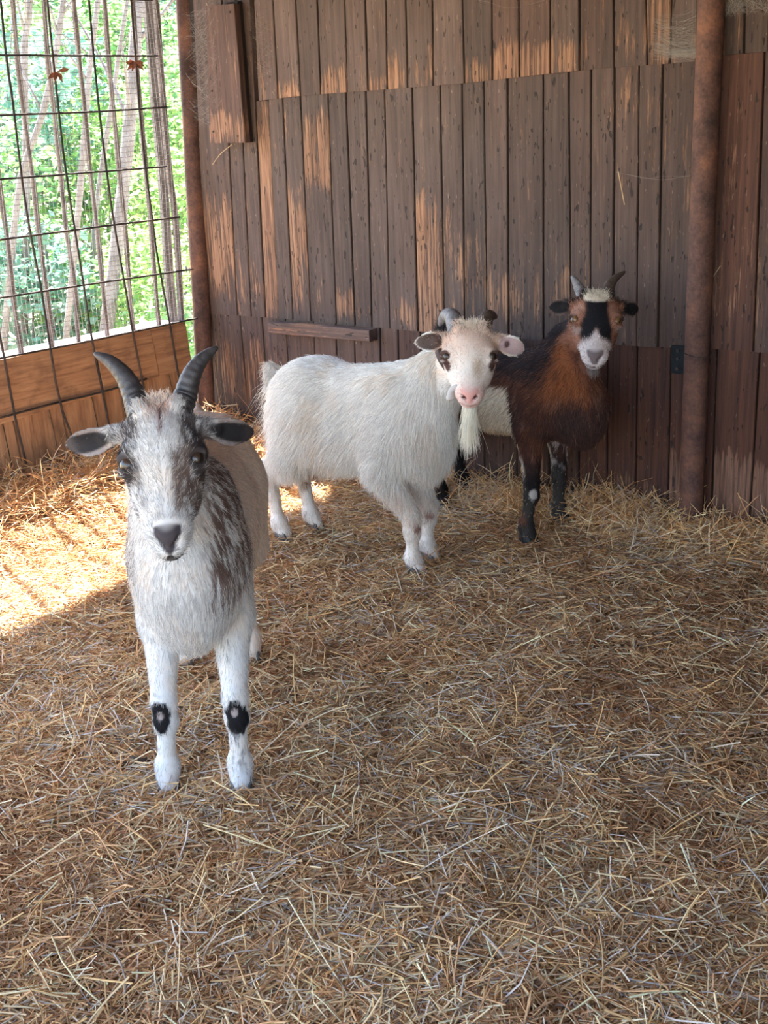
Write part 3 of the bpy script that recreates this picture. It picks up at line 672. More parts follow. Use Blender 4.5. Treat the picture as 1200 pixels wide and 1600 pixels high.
    for s, tip in ((1, cfg['ear_tip'][0]), (-1, cfg['ear_tip'][1])):
        bs = poll + HR @ np.array(X(.012, s * .066, .012)); tp = loc(tip); face = dirl(cfg['ear_face'][0 if s > 0 else 1]); EF = ear_frame(bs, tp, face, HR); Le = np.linalg.norm(tp - bs); ears.append((bs, EF, Le))
        ew = cfg.get('earw', .029)
        bend = lambda q, Le=Le: np.stack([q[..., 0], q[..., 1] / (.66 + .46 * sst(-.9, -.05, q[..., 0] / (Le * .5)) - .30 * sst(.25, 1.0, q[..., 0] / (Le * .5))), q[..., 2] - 22.0 * q[..., 1] ** 2 + .011 + .35 * np.maximum(q[..., 0], 0) ** 2 / .1], -1)
        S.rc((-.02, 0, -.004), (Le * .32, 0, -.004), .020, .017, .015, (EF, bs), (1, 1, .8))
        S.el((Le * .52, 0, .0), (Le * .50, ew, .0078), .008, (EF, bs), bend)
    # tail
    for a_, b_, ra, rb in cfg.get('tail', []): S.rc(a_, b_, ra, rb, .03)
    V, Q = S.mesh(); V = relax(V, Q, 2, .5); N = vnormals(V, Q)
    HP = (V - poll) @ HR / np.array([hl, hw, hs])       # head space of every vertex
    def colours(V, N):
        HPv = (V - poll) @ HR / np.array([hl, hw, hs]); E_ = []
        for bs, EF, Le in ears:
            q = (V - bs) @ EF; E_.append((q[:, 0] / Le, q[:, 1], q[:, 2], np.sum(N * EF[:, 2], 1)))
        ax_h = np.abs(HPv[:, 1]); headm = sst(-.075, -.045, HPv[:, 0]) * (HPv[:, 0] < .30) * sst(.118, .102, ax_h) * sst(-.104, -.086, HPv[:, 2]) * (HPv[:, 2] < .10) * (1 - sst(.11, .05, HPv[:, 0]) * sst(-.045, -.075, HPv[:, 2])) * (1 - sst(.09, .13, HPv[:, 0]) * sst(.070, .082, ax_h))
        return cfg['paint'](V, N, HPv, headm, E_, FT, dict(B=B, Lb=Lb, W=W, cz=cz, knee=(Lb + .02) * .56))
    Cc = colours(V, N)
    body = mesh_np('goat', V, Q, M['coat'], None, Cc, True)
    body.matrix_basis = Matrix(((Rw[0][0], Rw[0][1], 0, org[0]), (Rw[1][0], Rw[1][1], 0, org[1]), (0, 0, 1, org[2]), (0, 0, 0, 1)))
    tag(body, cfg['label'], 'goat', 'goats in the pen')
    # eyes
    for s in (1, -1):
        c = poll + HR @ np.array(X(.092, s * .065, .0155)); ax_ = HR @ unit(np.array([.45, s * .8, .75])); fx_ = HR @ np.array([1.0, 0, -.25]); yy = unit(fx_ - ax_ * (fx_ @ ax_)); zz = np.cross(ax_, yy)
        bm = bmesh.new(); bmesh.ops.create_uvsphere(bm, u_segments=20, v_segments=12, radius=1); me = bpy.data.meshes.new('eye'); bm.to_mesh(me); bm.free()
        me.polygons.foreach_set('use_smooth', np.ones(len(me.polygons), dtype=bool)); me.materials.append(M[cfg['eye']])
        o = link(bpy.data.objects.new('eye', me), body); r = .0180 * hs
        o.matrix_basis = Matrix(((ax_[0] * r, yy[0] * r, zz[0] * r, c[0]), (ax_[1] * r, yy[1] * r, zz[1] * r, c[1]), (ax_[2] * r, yy[2] * r, zz[2] * r, c[2]), (0, 0, 0, 1)))
    # horns
    for s, pts, hm, r0 in cfg['horns']:
        P = np.array([loc(p) for p in pts]); b0 = poll + HR @ np.array(X(-.010, s * .034, .026)); P = np.vstack([b0[None], P]); P = spline(P, 80)
        t = np.linspace(0, 1, 80); rad = r0 * (1 - t) ** cfg.get('taper', .62) * (1 + .055 * np.sin(t * 75) * (1 - t)) + .0025
        mb = MB(); mb.tube(P, rad, 14); o = mb.build('horn', M[hm], body, True)
    # hooves: two claws each
    for kf in FT:
        p = FT[kf]; mb = MB()
        for s in (1, -1):
            ring = []
            for (zz, sx, sy, ox) in ((.055, .024, .012, -.006), (.035, .029, .0135, .002), (.006, .034, .0155, .010), (.0, .033, .015, .010)):
                for k in range(10):
                    a = 2 * math.pi * k / 10; cx = math.cos(a); ring.append(p + np.array([ox + sx * cx, s * (.0145 + .15 * max(0, cx) * .02) + sy * math.sin(a) * (1 - .35 * max(0, cx)), zz]))
            mb.add(ring, [(i * 10 + k, i * 10 + (k + 1) % 10, (i + 1) * 10 + (k + 1) % 10, (i + 1) * 10 + k)[::-1] for i in range(3) for k in range(10)] + [tuple(range(10)), tuple(39 - k for k in range(10))])
        mb.build('hoof', M[cfg['hoofmat']], body, True)
    # fur
    fa = np.linalg.norm(np.cross(V[Q[:, 1]] - V[Q[:, 0]], V[Q[:, 3]] - V[Q[:, 0]]), axis=1); fc = V[Q].mean(1)
    hp = (fc - poll) @ HR / np.array([hl, hw, hs]); hm_ = (hp[:, 0] > -.06) & (hp[:, 0] < .29) & (np.abs(hp[:, 1]) < .10) & (np.abs(hp[:, 2] + .02) < .11)
    wgt = fa * np.where(hm_, cfg.get('head_density', 2.2), 1.0) * np.where((fc[:, 2] < .03), 0, 1)
    eyed = np.minimum(np.linalg.norm(hp - [.094, .076, .024], axis=1), np.linalg.norm(hp - [.094, -.076, .024], axis=1)); wgt *= (eyed > .0185)
    wgt *= ~((hp[:, 0] > .224) & (np.abs(hp[:, 1]) < .007 + .80 * np.clip(hp[:, 2] + .030, 0, .024)) & (np.abs(hp[:, 2] + .012) < .020)) ; wgt *= np.where((hp[:, 0] > .18) & (hp[:, 2] < -.040) & (hp[:, 2] > -.070), .10, 1)
    ids = rng.choice(len(Q), cfg['hairs'], p=wgt / wgt.sum()); u1, u2 = rng.random((2, len(ids), 1)); q = V[Q[ids]]
    pts = (q[:, 0] * (1 - u1) + q[:, 1] * u1) * (1 - u2) + (q[:, 3] * (1 - u1) + q[:, 2] * u1) * u2
    nn = N[Q[ids, 0]]; nn = nn / np.linalg.norm(nn, axis=1)[:, None]
    H_ = (pts - poll) @ HR / np.array([hl, hw, hs]); isH = hm_[ids]
    flow = np.zeros_like(pts); flow[:] = (-.75, 0, -.65)
    legm = sst(Lb + .10, Lb - .02, pts[:, 2]); flow = lerp(flow, np.array([-.12, 0, -1.0]), legm)
    neckm = sst(.20, .32, pts[:, 0]) * (pts[:, 2] > cz - .05); flow = lerp(flow, np.array([-.25, 0, -1.0]), neckm)
    brk = sst(.16, .28, pts[:, 0]) * (pts[:, 2] <= cz); flow = lerp(flow, np.array([.05, 0, -1.0]), brk)
    hflow = np.stack([-1.0 + .0 * H_[:, 0], np.sign(H_[:, 1]) * (.25 + 2.0 * np.abs(H_[:, 1])), np.where(H_[:, 2] > -.01, .25, -.5)], 1)
    hflow[:, 0] = np.where((H_[:, 2] < -.04), -.6, hflow[:, 0]); hflow = hflow @ HR.T
    flow[isH] = hflow[isH]
    length = cfg['length'](pts, H_, isH, dict(B=B, Lb=Lb, cz=cz, W=W)) * rng.uniform(.65, 1.25, len(pts))
    for bs, EF, Le in ears:
        qe = (pts - bs) @ EF; ie = (qe[:, 0] > .25 * Le) & (qe[:, 0] < Le * 1.1) & (np.abs(qe[:, 1]) < .045) & (np.abs(qe[:, 2]) < .04)
        flow[ie] = EF[:, 0]; length[ie] = .007
    RND[0] = True; cc = colours(pts, nn); RND[0] = False
    if 'hairmix' in cfg: cc = cfg['hairmix'](pts, nn, H_, isH, cc)
    cc = np.clip(cc * rng.uniform(*cfg.get('vary', (.62, 1.22)), (len(cc), 1)), 0, .92)
    fur('fur', body, M['hair'], pts, nn, flow, length, cfg['hair_r'], cc, 4, cfg.get('lift', .3), cfg.get('droop', .12), cfg.get('wild', .13), .15)
    ctx = dict(body=body, poll=poll, HR=HR, X=X, loc=loc, V=V, N=N, hb=hb, nm=nm, B=B, Lb=Lb, W=W, cz=cz, hs=hs)
    return ctx
def tuft(name, g, roots, dirs, L, r, col, curl=.2, droop=.3, parent=None):
    n = len(roots); return fur(name, parent or g['body'], M['hair'], np.asarray(roots), np.tile([0, 0, .001], (n, 1)), np.asarray(dirs), L, r, col, 5, 0.0, droop, .10, curl)
RND = [False]
def over(c, m, col):
    m = np.clip(m, 0, 1)
    if RND[0]: m = .22 * m + .78 * (rng.random(len(m)) < m)
    return c + m[:, None] * (np.asarray(col) - c)

# ---- painted coats (coat patterns in body space, some bounce light painted in)
def base_face(c, H, hm, nosec, lipc):
    npad = hm * sst(.222, .230, H[:, 0]) * sst(.003, -.002, np.abs(H[:, 1]) - .007 - .80 * np.clip(H[:, 2] + .030, 0, .024)) * sst(-.033, -.028, H[:, 2]) * sst(.010, .004, H[:, 2] + 6 * H[:, 1] ** 2); c = over(c, npad, nosec)
    lips = hm * sst(.18, .205, H[:, 0]) * sst(.0090, .005, np.abs(H[:, 2] + .0485)); c = over(c, lips, lipc)
    return c
def paint_front(V, N, H, hm, E_, FT, q):
    n1 = noise(V, 22, 1, 3); n2 = noise(V * [1, 1, .35], 70, 2, 2)
    c = np.tile(np.array([.60, .57, .54]), (len(V), 1)); c = over(c, sst(.4, .7, n1) * .35, (.72, .58, .46)); c = over(c, sst(.14, -.02, V[:, 0]) * .75, (.78, .60, .46))  # peach over the rear body is warm bounce light painted into the coat
    fl = hm.astype(float)
    ay = np.abs(H[:, 1]); side = sst(.030, .050, ay) * sst(-.03, .03, H[:, 0]) * sst(.20, .15, H[:, 0])
    lft = (H[:, 1] > 0)
    ro = fl * side * np.where(lft, .86, .50) * sst(.22, .50, n2); c = over(c, ro, (.085, .062, .055))
    ro2 = fl * lft * sst(.008, .026, H[:, 1]) * sst(.07, .11, H[:, 0]) * sst(.225, .19, H[:, 0]) * sst(.26, .50, n2) * .9; c = over(c, ro2, (.115, .072, .054)); ro3 = fl * (~lft) * sst(.02, .05, ay) * sst(.09, .13, H[:, 0]) * sst(.21, .17, H[:, 0]) * sst(.50, .66, n2) * .55; c = over(c, ro3, (.10, .085, .085))
    for s in (1, -1):
        d = np.linalg.norm((H - [.096, s * .076, .012]) / [1.25, 1, 1.1], axis=1); c = over(c, fl * sst(.043, .022, d) * (.97), (.040, .031, .030))
        d2 = np.linalg.norm((H - [.030, s * .064, .028]) / [1, .8, 1], axis=1); c = over(c, fl * sst(.042, .020, d2) * .8 * sst(.25, .5, n2), (.07, .055, .055))
    pk = fl * sst(.036, .010, ay) * sst(.045, -.02, H[:, 0]); c = over(c, pk * .8, (.60, .36, .26))
    ln = fl * sst(.004, .0012, np.abs(H[:, 1] - .002)) * sst(-.01, .0, H[:, 0]) * sst(.07, .05, H[:, 0]) * (H[:, 2] > 0); c = over(c, ln * .8, (.14, .06, .05))
    c = base_face(c, H, fl, (.055, .045, .048), (.035, .028, .028))
    ch = fl * sst(.17, .20, H[:, 0]) * sst(-.045, -.050, H[:, 2]) * sst(-.098, -.086, H[:, 2]) * sst(.046, .040, ay); c = over(c, ch * .93, (.035, .029, .029)); ph = fl * sst(.0035, .0015, ay) * sst(.225, .235, H[:, 0]) * (H[:, 2] < -.026) * (H[:, 2] > -.05); c = over(c, ph, (.03, .025, .025))
    nk = sst(.20, .26, V[:, 0]) * 0 + sst(.05, .16, V[:, 0]) * sst(.50, .40, V[:, 0]) * (1 - fl)
    a_ = nk * np.where(V[:, 1] > 0, sst(.045, .075, V[:, 1]), .5 * sst(.094, .108, -V[:, 1])) * sst(.46, .60, V[:, 2]) * sst(.86, .78, V[:, 2])
    n3 = noise(V * [1, 1, .22], 130, 9, 2); c = over(c, a_ * sst(.33, .55, n3 + .12 * (V[:, 2] - .5)) * .92, (.105, .058, .042))
    c = over(c, (1 - fl) * sst(.16, .20, V[:, 0]) * sst(.50, .62, n3) * sst(.03, .06, V[:, 1]) * sst(.45, .5, V[:, 2]) * .6, (.14, .08, .06))
    for k in ('FL', 'FR'):
        p = FT[k]; d = np.linalg.norm((V - [p[0] + .02, p[1] + (.004 if k == 'FL' else -.002), p[2] + q['knee'] - .012 + (.0 if k == 'FL' else .018)]) / [1, .85, 1.35], axis=1)
        wob = .026 * (noise(V, 55, 6, 2) - .5); c = over(c, sst(.036, .030, d + wob) * sst(-.01, .006, V[:, 0] - p[0]), (.010, .009, .010)); c = over(c, sst(.010, .007, np.linalg.norm((V - [p[0] + .028, p[1], p[2] + q['knee'] + .006]) / [2, 1, 1.4], axis=1)), (.30, .24, .22))
        if k == 'FL':
            st = sst(.020, .012, np.abs(V[:, 1] - p[1] + .004 * 0)) * sst(.05, .09, V[:, 2] - p[2]) * sst(.19, .15, V[:, 2] - p[2]) * (V[:, 0] > p[0] - .03) * (V[:, 0] < p[0] + .08); c = over(c, st * sst(.40, .60, noise(V * [1, 1, .3], 160, 19, 2)) * .7, (.06, .05, .055))
    for i, (u, v, w_, nf) in enumerate(E_):
        inn = (u > .18) & (u < 1.12) & (np.abs(v) < .05) & (np.abs(w_) < .045)
        c = over(c, inn * sst(.18, .42, u) * .85, (.17, .13, .12)); c = over(c, inn * sst(-.05, .15, nf) * sst(1.15, .70, ((u - .64) / .44) ** 2 + (v / .021) ** 2) * .98, (.016, .014, .015)); c = over(c, inn * sst(-.05, .15, nf) * sst(.70, .92, u) * .8, (.055, .045, .045))
    return c
def paint_white(V, N, H, hm, E_, FT, q):
    n1 = noise(V, 14, 11, 3); fl = hm.astype(float); ay = np.abs(H[:, 1])
    c = np.tile(np.array([.83, .78, .72]), (len(V), 1)); c = over(c, sst(.5, .75, n1) * .4, (.76, .62, .48))
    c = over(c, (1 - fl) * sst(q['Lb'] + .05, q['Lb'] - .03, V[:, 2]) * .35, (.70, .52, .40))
    c = over(c, fl * .85 * sst(.20, .02, H[:, 0]), (.74, .51, .39)); c = over(c, fl * sst(.13, .2, H[:, 0]) * .5, (.80, .62, .52))
    for s in (1, -1):
        d = np.linalg.norm((H - [.118, s * .076, .0]) / [1.5, .9, 1.2], axis=1); c = over(c, fl * sst(.028, .020, d), (.10, .050, .040))
        d = np.linalg.norm(H - [.094, s * .076, .024], axis=1); c = over(c, fl * sst(.024, .018, d), (.09, .05, .04))
    d = np.linalg.norm((H - [.150, .022, .01]) / [1.6, .8, 3], axis=1); c = over(c, fl * sst(.034, .004, d) * .6, (.46, .29, .15))
    c = base_face(c, H, fl, (.72, .33, .28), (.42, .20, .18)); c = over(c, fl * sst(.205, .23, H[:, 0]) * sst(-.066, -.056, H[:, 2]) * .5, (.76, .44, .38)); c = over(c, fl * sst(-.062, -.070, H[:, 2]) * sst(.15, .2, H[:, 0]), (.82, .74, .62))
    for s in (1, -1):
        d = np.linalg.norm((H - [.251, s * .0155, -.015]), axis=1); c = over(c, fl * sst(.009, .006, d), (.10, .03, .03))
    for i, (u, v, w_, nf) in enumerate(E_):
        inn = (u > .20) & (u < 1.12) & (np.abs(v) < .05) & (np.abs(w_) < .045); core = inn * sst(-.05, .2, nf) * sst(1.05, .75, ((u - .55) / .46) ** 2 + (v / .026) ** 2)
        c = over(c, core * .95, (.075, .042, .034) if i == 1 else (.62, .44, .44))
        if i == 0: c = over(c, core * sst(.014, .008, np.hypot((u - .42) * .12, v)), (.18, .10, .10))
    for k in ('FL', 'FR'):
        p = FT[k]; d = np.linalg.norm((V - [p[0] + .02, p[1] - .012, p[2] + q['knee']]) / [1.6, 1, 1.1], axis=1); c = over(c, sst(.022, .012, d) * .85, (.30, .14, .10))
    p = FT['RL']; d = np.linalg.norm((V - [p[0] - .01, p[1] - .02, q['Lb'] * .75]) / [1, 1, 2.2], axis=1); c = over(c, sst(.032, .018, d) * .8, (.34, .18, .09))
    d = np.linalg.norm((V - [-.20, -.02, q['Lb'] - .03]), axis=1); c = over(c, sst(.05, .03, d) * .7, (.45, .24, .19))
    return c
def paint_brown(V, N, H, hm, E_, FT, q):
    n1 = noise(V, 9, 21, 3); n2 = noise(V * [.5, 1, .6], 60, 22, 2); fl = hm.astype(float); ay = np.abs(H[:, 1])
    c = np.tile(np.array([.080, .032, .022]), (len(V), 1)); c = over(c, sst(.46, .72, n1) * .85, (.185, .066, .032)); c = over(c, sst(.52, .3, n1) * .6, (.045, .024, .022))
    c = over(c, sst(.55, .75, n2) * .35, (.30, .15, .10))
    c = over(c, (1 - fl) * sst(q['B'] - .13, q['B'] - .03, V[:, 2]) * sst(.32, .22, V[:, 0]) * .85, (.020, .017, .020))
    wob = .05 * (noise(V, 9, 25, 2) - .5)
    bnd = (1 - fl) * sst(-.11, -.09, V[:, 0] + wob) * sst(.105, .088, V[:, 0] + wob + .3 * (V[:, 2] - .45)) * sst(q['B'] - .095, q['B'] - .115, V[:, 2] + wob); c = over(c, bnd, (.72, .62, .50))
    c = over(c, (1 - fl) * sst(-.1, -.06, V[:, 0]) * sst(.13, .10, V[:, 0]) * sst(q['Lb'] + .035, q['Lb'] + .015, V[:, 2]) , (.55, .42, .28))
    c = over(c, (1 - fl) * sst(.16, .26, V[:, 0]) * sst(q['cz'] + .05, q['cz'] - .05, V[:, 2]) * .75, (.050, .028, .024))
    c = over(c, (1 - fl) * sst(.22, .27, V[:, 0]) * sst(.02, .05, -V[:, 1]) * sst(q['cz'], q['cz'] + .08, V[:, 2]) * .7, (.30, .10, .035))
    for k in FT:
        p = FT[k]; near = (np.hypot(V[:, 0] - p[0], V[:, 1] - p[1]) < .10); zz = V[:, 2] - p[2]
        c = over(c, near * sst(.34, .22, zz) * .95 * np.where(V[:, 0] - p[0] > -.02 , 1, .75), (.012, .010, .011))
        out_ = (V[:, 1] - p[1]) * (1 if k[1] == 'L' else -1); c = over(c, near * sst(.06, .12, zz) * sst(.40, .34, zz) * sst(.006, .02, out_) * .85, (.18, .062, .030))
    p = FT['FR']; d = np.linalg.norm((V - [p[0] + .025, p[1] + .010, p[2] + q['knee'] - .01]) / [2, 1, 1.3], axis=1); c = over(c, sst(.016, .012, d), (.42, .38, .36))
    p = FT['FL']; c = over(c, (np.hypot(V[:, 0] - p[0], V[:, 1] - p[1]) < .07) * sst(.20, .26, V[:, 2]) * sst(.42, .36, V[:, 2]) * sst(.46, .66, n2) * (V[:, 0] > p[0] - .02) * .55, (.42, .36, .34))
    # face
    c = over(c, fl * .9, (.30, .135, .085)); c = over(c, fl * sst(.0, .12, H[:, 0]) * sst(-.03, -.06, H[:, 2]) * .7, (.20, .075, .04))
    mk = fl * sst(.040 + .004, .028, ay - .014 * sst(.07, .15, H[:, 0]) + .012 * (n2 - .5)) * sst(-.005, .03, H[:, 0]) * sst(.205, .165, H[:, 0] + .035 * sst(.02, .0, ay) + .02 * (n2 - .5)); c = over(c, mk, (.012, .011, .013))
    c = over(c, fl * sst(.03, .0, H[:, 0]) * .9, (.022, .018, .018))
    pt = fl * sst(.045, .034, np.hypot(H[:, 1], (H[:, 0] - .012) * 1.35) + .012 * (n2 - .5)) * (H[:, 2] > .0); c = over(c, pt, (.72, .62, .50))
    for s in (1, -1):
        d = np.linalg.norm((H - [.120, s * .056, .0]) / [1.2, 1, 1.4], axis=1); c = over(c, fl * sst(.026, .016, d) * sst(.45, .65, n2) * .6, (.30, .24, .22))
        d = np.linalg.norm(H - [.094, s * .076, .024], axis=1); c = over(c, fl * sst(.022, .018, d), (.05, .03, .025)); d = np.linalg.norm((H - [.062, s * .058, .03]) / [1.1, 1, 1.3], axis=1); c = over(c, fl * sst(.032, .018, d) * .7, (.40, .22, .16))
    mz = fl * sst(.165, .20, H[:, 0] + .03 * sst(.02, .0, ay)) * sst(-.088, -.080, H[:, 2]) * sst(.055, .048, ay); c = over(c, mz, (.62, .54, .52))
    c = over(c, fl * sst(.17, .2, H[:, 0]) * sst(-.05, -.062, H[:, 2]) * sst(-.09, -.082, H[:, 2]) * .8, (.20, .16, .16))
    c = base_face(c, H, fl, (.17, .13, .13), (.12, .09, .09))
    for i, (u, v, w_, nf) in enumerate(E_):
        inn = (u > .18) & (u < 1.12) & (np.abs(v) < .05) & (np.abs(w_) < .045); c = over(c, inn * .9, (.10, .07, .065)); c = over(c, inn * sst(-.05, .15, nf) * sst(1.1, .7, ((u - .6) / .46) ** 2 + (v / .021) ** 2) * .97, (.012, .011, .012)); c = over(c, inn * sst(.020, .028, np.abs(v)) * sst(.3, .4, u) * .4, (.30, .22, .19))
    return c

def len_front(P, H, isH, q):
    L = .020 - .008 * sst(q['Lb'] + .12, q['Lb'] - .10, P[:, 2]); L = np.where((P[:, 0] > .16) & (P[:, 2] < q['cz']) & (P[:, 2] > q['Lb'] - .02) & (np.abs(P[:, 1]) < .075), .027, L)
    L = np.where(isH, .015 + .010 * sst(.05, -.02, H[:, 0]) * (H[:, 2] > 0) * sst(.06, .04, np.abs(H[:, 1])), L); return L
def len_white(P, H, isH, q):
    L = np.full(len(P), .036); L = L + .022 * sst(q['cz'] + .1, q['cz'] - .12, P[:, 2]); L = np.where((P[:, 0] < -.27) & (P[:, 2] > q['B'] - .12), .016, L)
    leg = P[:, 2] < q['Lb'] - .02; L = np.where(leg, .012 + .030 * sst(.14, .30, P[:, 2]), L); L = np.where(isH, .010 + .022 * sst(.05, -.01, H[:, 0]) * (H[:, 2] > 0), L); return L
def len_brown(P, H, isH, q):
    L = np.full(len(P), .026); L = np.where(P[:, 2] < q['Lb'] - .03, .011, L); L = np.where(isH, .011 + .014 * sst(.05, -.02, H[:, 0]) * (H[:, 2] > 0), L); return L

VD = lambda p: unit(CP - np.asarray(p))
GOATS = []
# speckled horned goat in front, facing the camera
poll = atY(252, 668, 2.31); nose = atY(262, 842, 2.115)
g1 = make_goat(dict(label='large white goat with speckled grey face and long dark horns, standing closest', feet=dict(FL=(-.356, 2.375), FR=(-.530, 2.41), RL=(-.395, 3.05), RR=(-.585, 3.06)), fx=.235, rear=-.38, heading=(.09, -1.0), back=.765, belly=.355, w=.158, chest=.27, shift=(.012, 0),
    voxel=.0042, poll=poll, nose=nose, roll=.0, headw=1.0, neck=.80, eye='eye_dark', hoofmat='hoof', up=(.03, -.35, 1.0),
    ear_tip=(atY(404, 681, 2.36), atY(94, 703, 2.32)), ear_face=((.25, -1, .05), (-.1, -1, .0)), earw=.027,
    horns=[(-1, [atY(212, 625, 2.33), atY(196, 590, 2.345), atY(172, 565, 2.355), atY(147, 552, 2.36)], 'horn_dark', .0265), (1, [atY(289, 620, 2.34), atY(300, 585, 2.355), atY(317, 560, 2.37), atY(340, 542, 2.385)], 'horn_dark', .0265)],
    tail=[((-.42, 0, .70), (-.50, 0, .74), .025, .014)],
    hairs=170000, hair_r=.00046, head_density=3.2, length=len_front, paint=paint_front, lift=.25))
GOATS.append(g1)
# white bearded goat, side on, head turned to the camera
poll = atY(734, 530, 3.60); nose = atY(734, 618, 3.455)
g2 = make_goat(dict(label='shaggy cream white goat with long white beard and pink nose, standing side on', feet=dict(FL=(.150, 3.80), FR=(.098, 3.685), RL=(-.262, 4.13), RR=(-.372, 4.045)), fx=.25, rear=-.275, crest=.25, back=.672, belly=.315, w=.150, chest=.27, shift=(0, 0),
    voxel=.005, poll=poll, nose=nose, headw=1.02, neck=1.0, eye='eye_dark', hoofmat='hoof', up=(.0, -.3, 1.0),
    ear_tip=(atY(822, 548, 3.60), atY(650, 536, 3.58)), ear_face=((0.0, -1, .15), (-.1, -1, .1)), earw=.031,
    horns=[(-1, [atY(712, 508, 3.63), atY(706, 494, 3.68), atY(696, 493, 3.74), atY(687, 508, 3.80)], 'horn_grey', .030), (1, [atY(757, 505, 3.63), atY(763, 493, 3.69), atY(775, 495, 3.76)], 'horn_brown', .027)],
    head_extra=[((.200, 0, -.066), (.225, 0, -.090), .020, .012)], taper=.45,
    tail=[((-.325, -.01, .61), (-.345, -.05, .64), .018, .012), ((-.345, -.05, .64), (-.30, -.105, .575), .012, .006)],
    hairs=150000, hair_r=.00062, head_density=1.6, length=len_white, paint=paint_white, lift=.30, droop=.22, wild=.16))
GOATS.append(g2)
# brown, black and white goat at the back
poll = atY(931, 478, 3.86); nose = atY(930, 556, 3.70)
g3 = make_goat(dict(label='dark brown goat with black and white face and white flank, by the wall', feet=dict(FL=(.635, 4.02), FR=(.500, 3.885), RL=(.318, 4.40), RR=(.225, 4.31)), fx=.205, rear=-.31, heading=(.60, -.80), back=.635, belly=.335, w=.142, chest=.315, shift=(.045, -.02), vary=(.45, 1.6),
    voxel=.005, poll=poll, nose=nose, headw=1.0, neck=.98, eye='eye_amber', hoofmat='hoof_dark', up=(.02, -.3, 1.0),
    ear_tip=(atY(1003, 485, 3.88), atY(857, 482, 3.88)), ear_face=((.15, -1, .05), (-.1, -1, .0)), earw=.026,
    horns=[(-1, [atY(907, 455, 3.89), atY(900, 441, 3.91), atY(893, 431, 3.93)], 'horn_grey', .021), (1, [atY(952, 447, 3.89), atY(960, 436, 3.91), atY(977, 424, 3.93)], 'horn_brown', .021)],
    tail=[((-.35, 0, .57), (-.39, -.01, .64), .022, .014), ((-.39, -.01, .64), (-.375, -.01, .69), .014, .009)],
    hairs=110000, hair_r=.00075, head_density=1.8, length=len_brown, paint=paint_brown, lift=.25))
GOATS.append(g3)

# tufts, beard, collar
def head_pts(g, arr): return np.array([g['poll'] + g['HR'] @ np.array(g['X'](*p)) for p in arr])
def rs(n, lo, hi): return rng.uniform(lo, hi, (n, 3))
n = 900; a = rs(n, (-.05, -.024, .034), (.012, .024, .046)); tuft('forelock', g1, head_pts(g1, a), g1['HR'] @ np.array([-.6, 0, .9]) + rng.normal(0, .35, (n, 3)), rng.uniform(.012, .026, n), .0005, np.array([.72, .58, .48]) * rng.uniform(.7, 1.25, (n, 1)))
n = 2600; t = rng.random(n); root = lerp(g1['hb'] + np.array([-.045, 0, .045]), np.array([.06, 0, g1['B'] - .035]), t) + rng.normal(0, .014, (n, 3)); tuft('mane', g1, root, np.array([-.5, 0, .8]) + rng.normal(0, .35, (n, 3)), rng.uniform(.03, .06, n), .0005, np.array([.78, .70, .62]) * rng.uniform(.8, 1.15, (n, 1)))
n = 1300; a = rs(n, (-.03, -.040, .030), (.020, .040, .044)); o_ = tuft('forelock', g2, head_pts(g2, a), np.array([.1, 0, 1.0]) @ np.eye(3) + rng.normal(0, .35, (n, 3)), rng.uniform(.018, .040, n), .0007, np.array([.86, .73, .60]) * rng.uniform(.75, 1.15, (n, 1)), droop=.1)
n = 1900; u = rng.random(n); ang = rng.uniform(0, 6.28, n); rr = np.sqrt(rng.random(n))
root = head_pts(g2, np.stack([.216 + .020 * rr * np.cos(ang), .019 * rr * np.sin(ang), -.070 - .018 * u], 1)); dv = np.array([.0, 0, -1.0]) + np.stack([-.22 * np.cos(ang) * rr, -.30 * np.sin(ang) * rr, 0 * u], 1) + np.array([-.05, .0, 0]) + rng.normal(0, .045, (n, 3))
tuft('beard', g2, root, dv, (.060 + .115 * (1 - rr) ** 1.1) + rng.uniform(-.015, .015, n), .0008, np.array([.86, .80, .66]) * rng.uniform(.8, 1.1, (n, 1)), curl=.1, droop=.1)
n = 420; ang = rng.uniform(0, 6.28, n); rr = np.sqrt(rng.random(n)); root = head_pts(g3, np.stack([.200 + .016 * rr * np.cos(ang), .014 * rr * np.sin(ang), -.074 + 0 * rr], 1)); tuft('beard', g3, root, np.array([0, 0, -1.0]) + rng.normal(0, .15, (n, 3)), rng.uniform(.02, .05, n), .0007, np.array([.22, .18, .17]) * rng.uniform(.6, 1.3, (n, 1)))
n = 1500; a = rs(n, (-.03, -.034, .034), (.028, .034, .046)); tuft('forelock', g3, head_pts(g3, a), np.array([.3, 0, .9]) + rng.normal(0, .5, (n, 3)), rng.uniform(.015, .03, n), .0006, np.array([.74, .64, .50]) * rng.uniform(.8, 1.15, (n, 1)))
def tailhair(g, pts, n, L, col, r=.0007, up=.3):
    P = spline(np.array(pts, float), 30); i = rng.integers(0, 30, n); root = P[i] + rng.normal(0, .006, (n, 3)); d = np.gradient(P, axis=0)[i]; d /= np.linalg.norm(d, axis=1)[:, None]
    tuft('tail_hair', g, root, d + np.array([-.2, 0, up]) + rng.normal(0, .3, (n, 3)), rng.uniform(L * .6, L, n), r, np.array(col) * rng.uniform(.6, 1.2, (n, 1)), curl=.3)
tailhair(g2, [(-.325, -.01, .63), (-.345, -.05, .65), (-.31, -.10, .59)], 700, .04, (.80, .74, .66))
n = 350; root = np.stack([-.325 + rng.normal(0, .012, n), rng.uniform(-.10, .06, n), rng.uniform(.40, .62, n)], 1); tuft('rump_hair', g2, root, np.array([-1.0, 0, -.7]) + rng.normal(0, .25, (n, 3)), rng.uniform(.05, .10, n), .0006, np.array([.82, .76, .66]) * rng.uniform(.8, 1.1, (n, 1)), curl=.3)
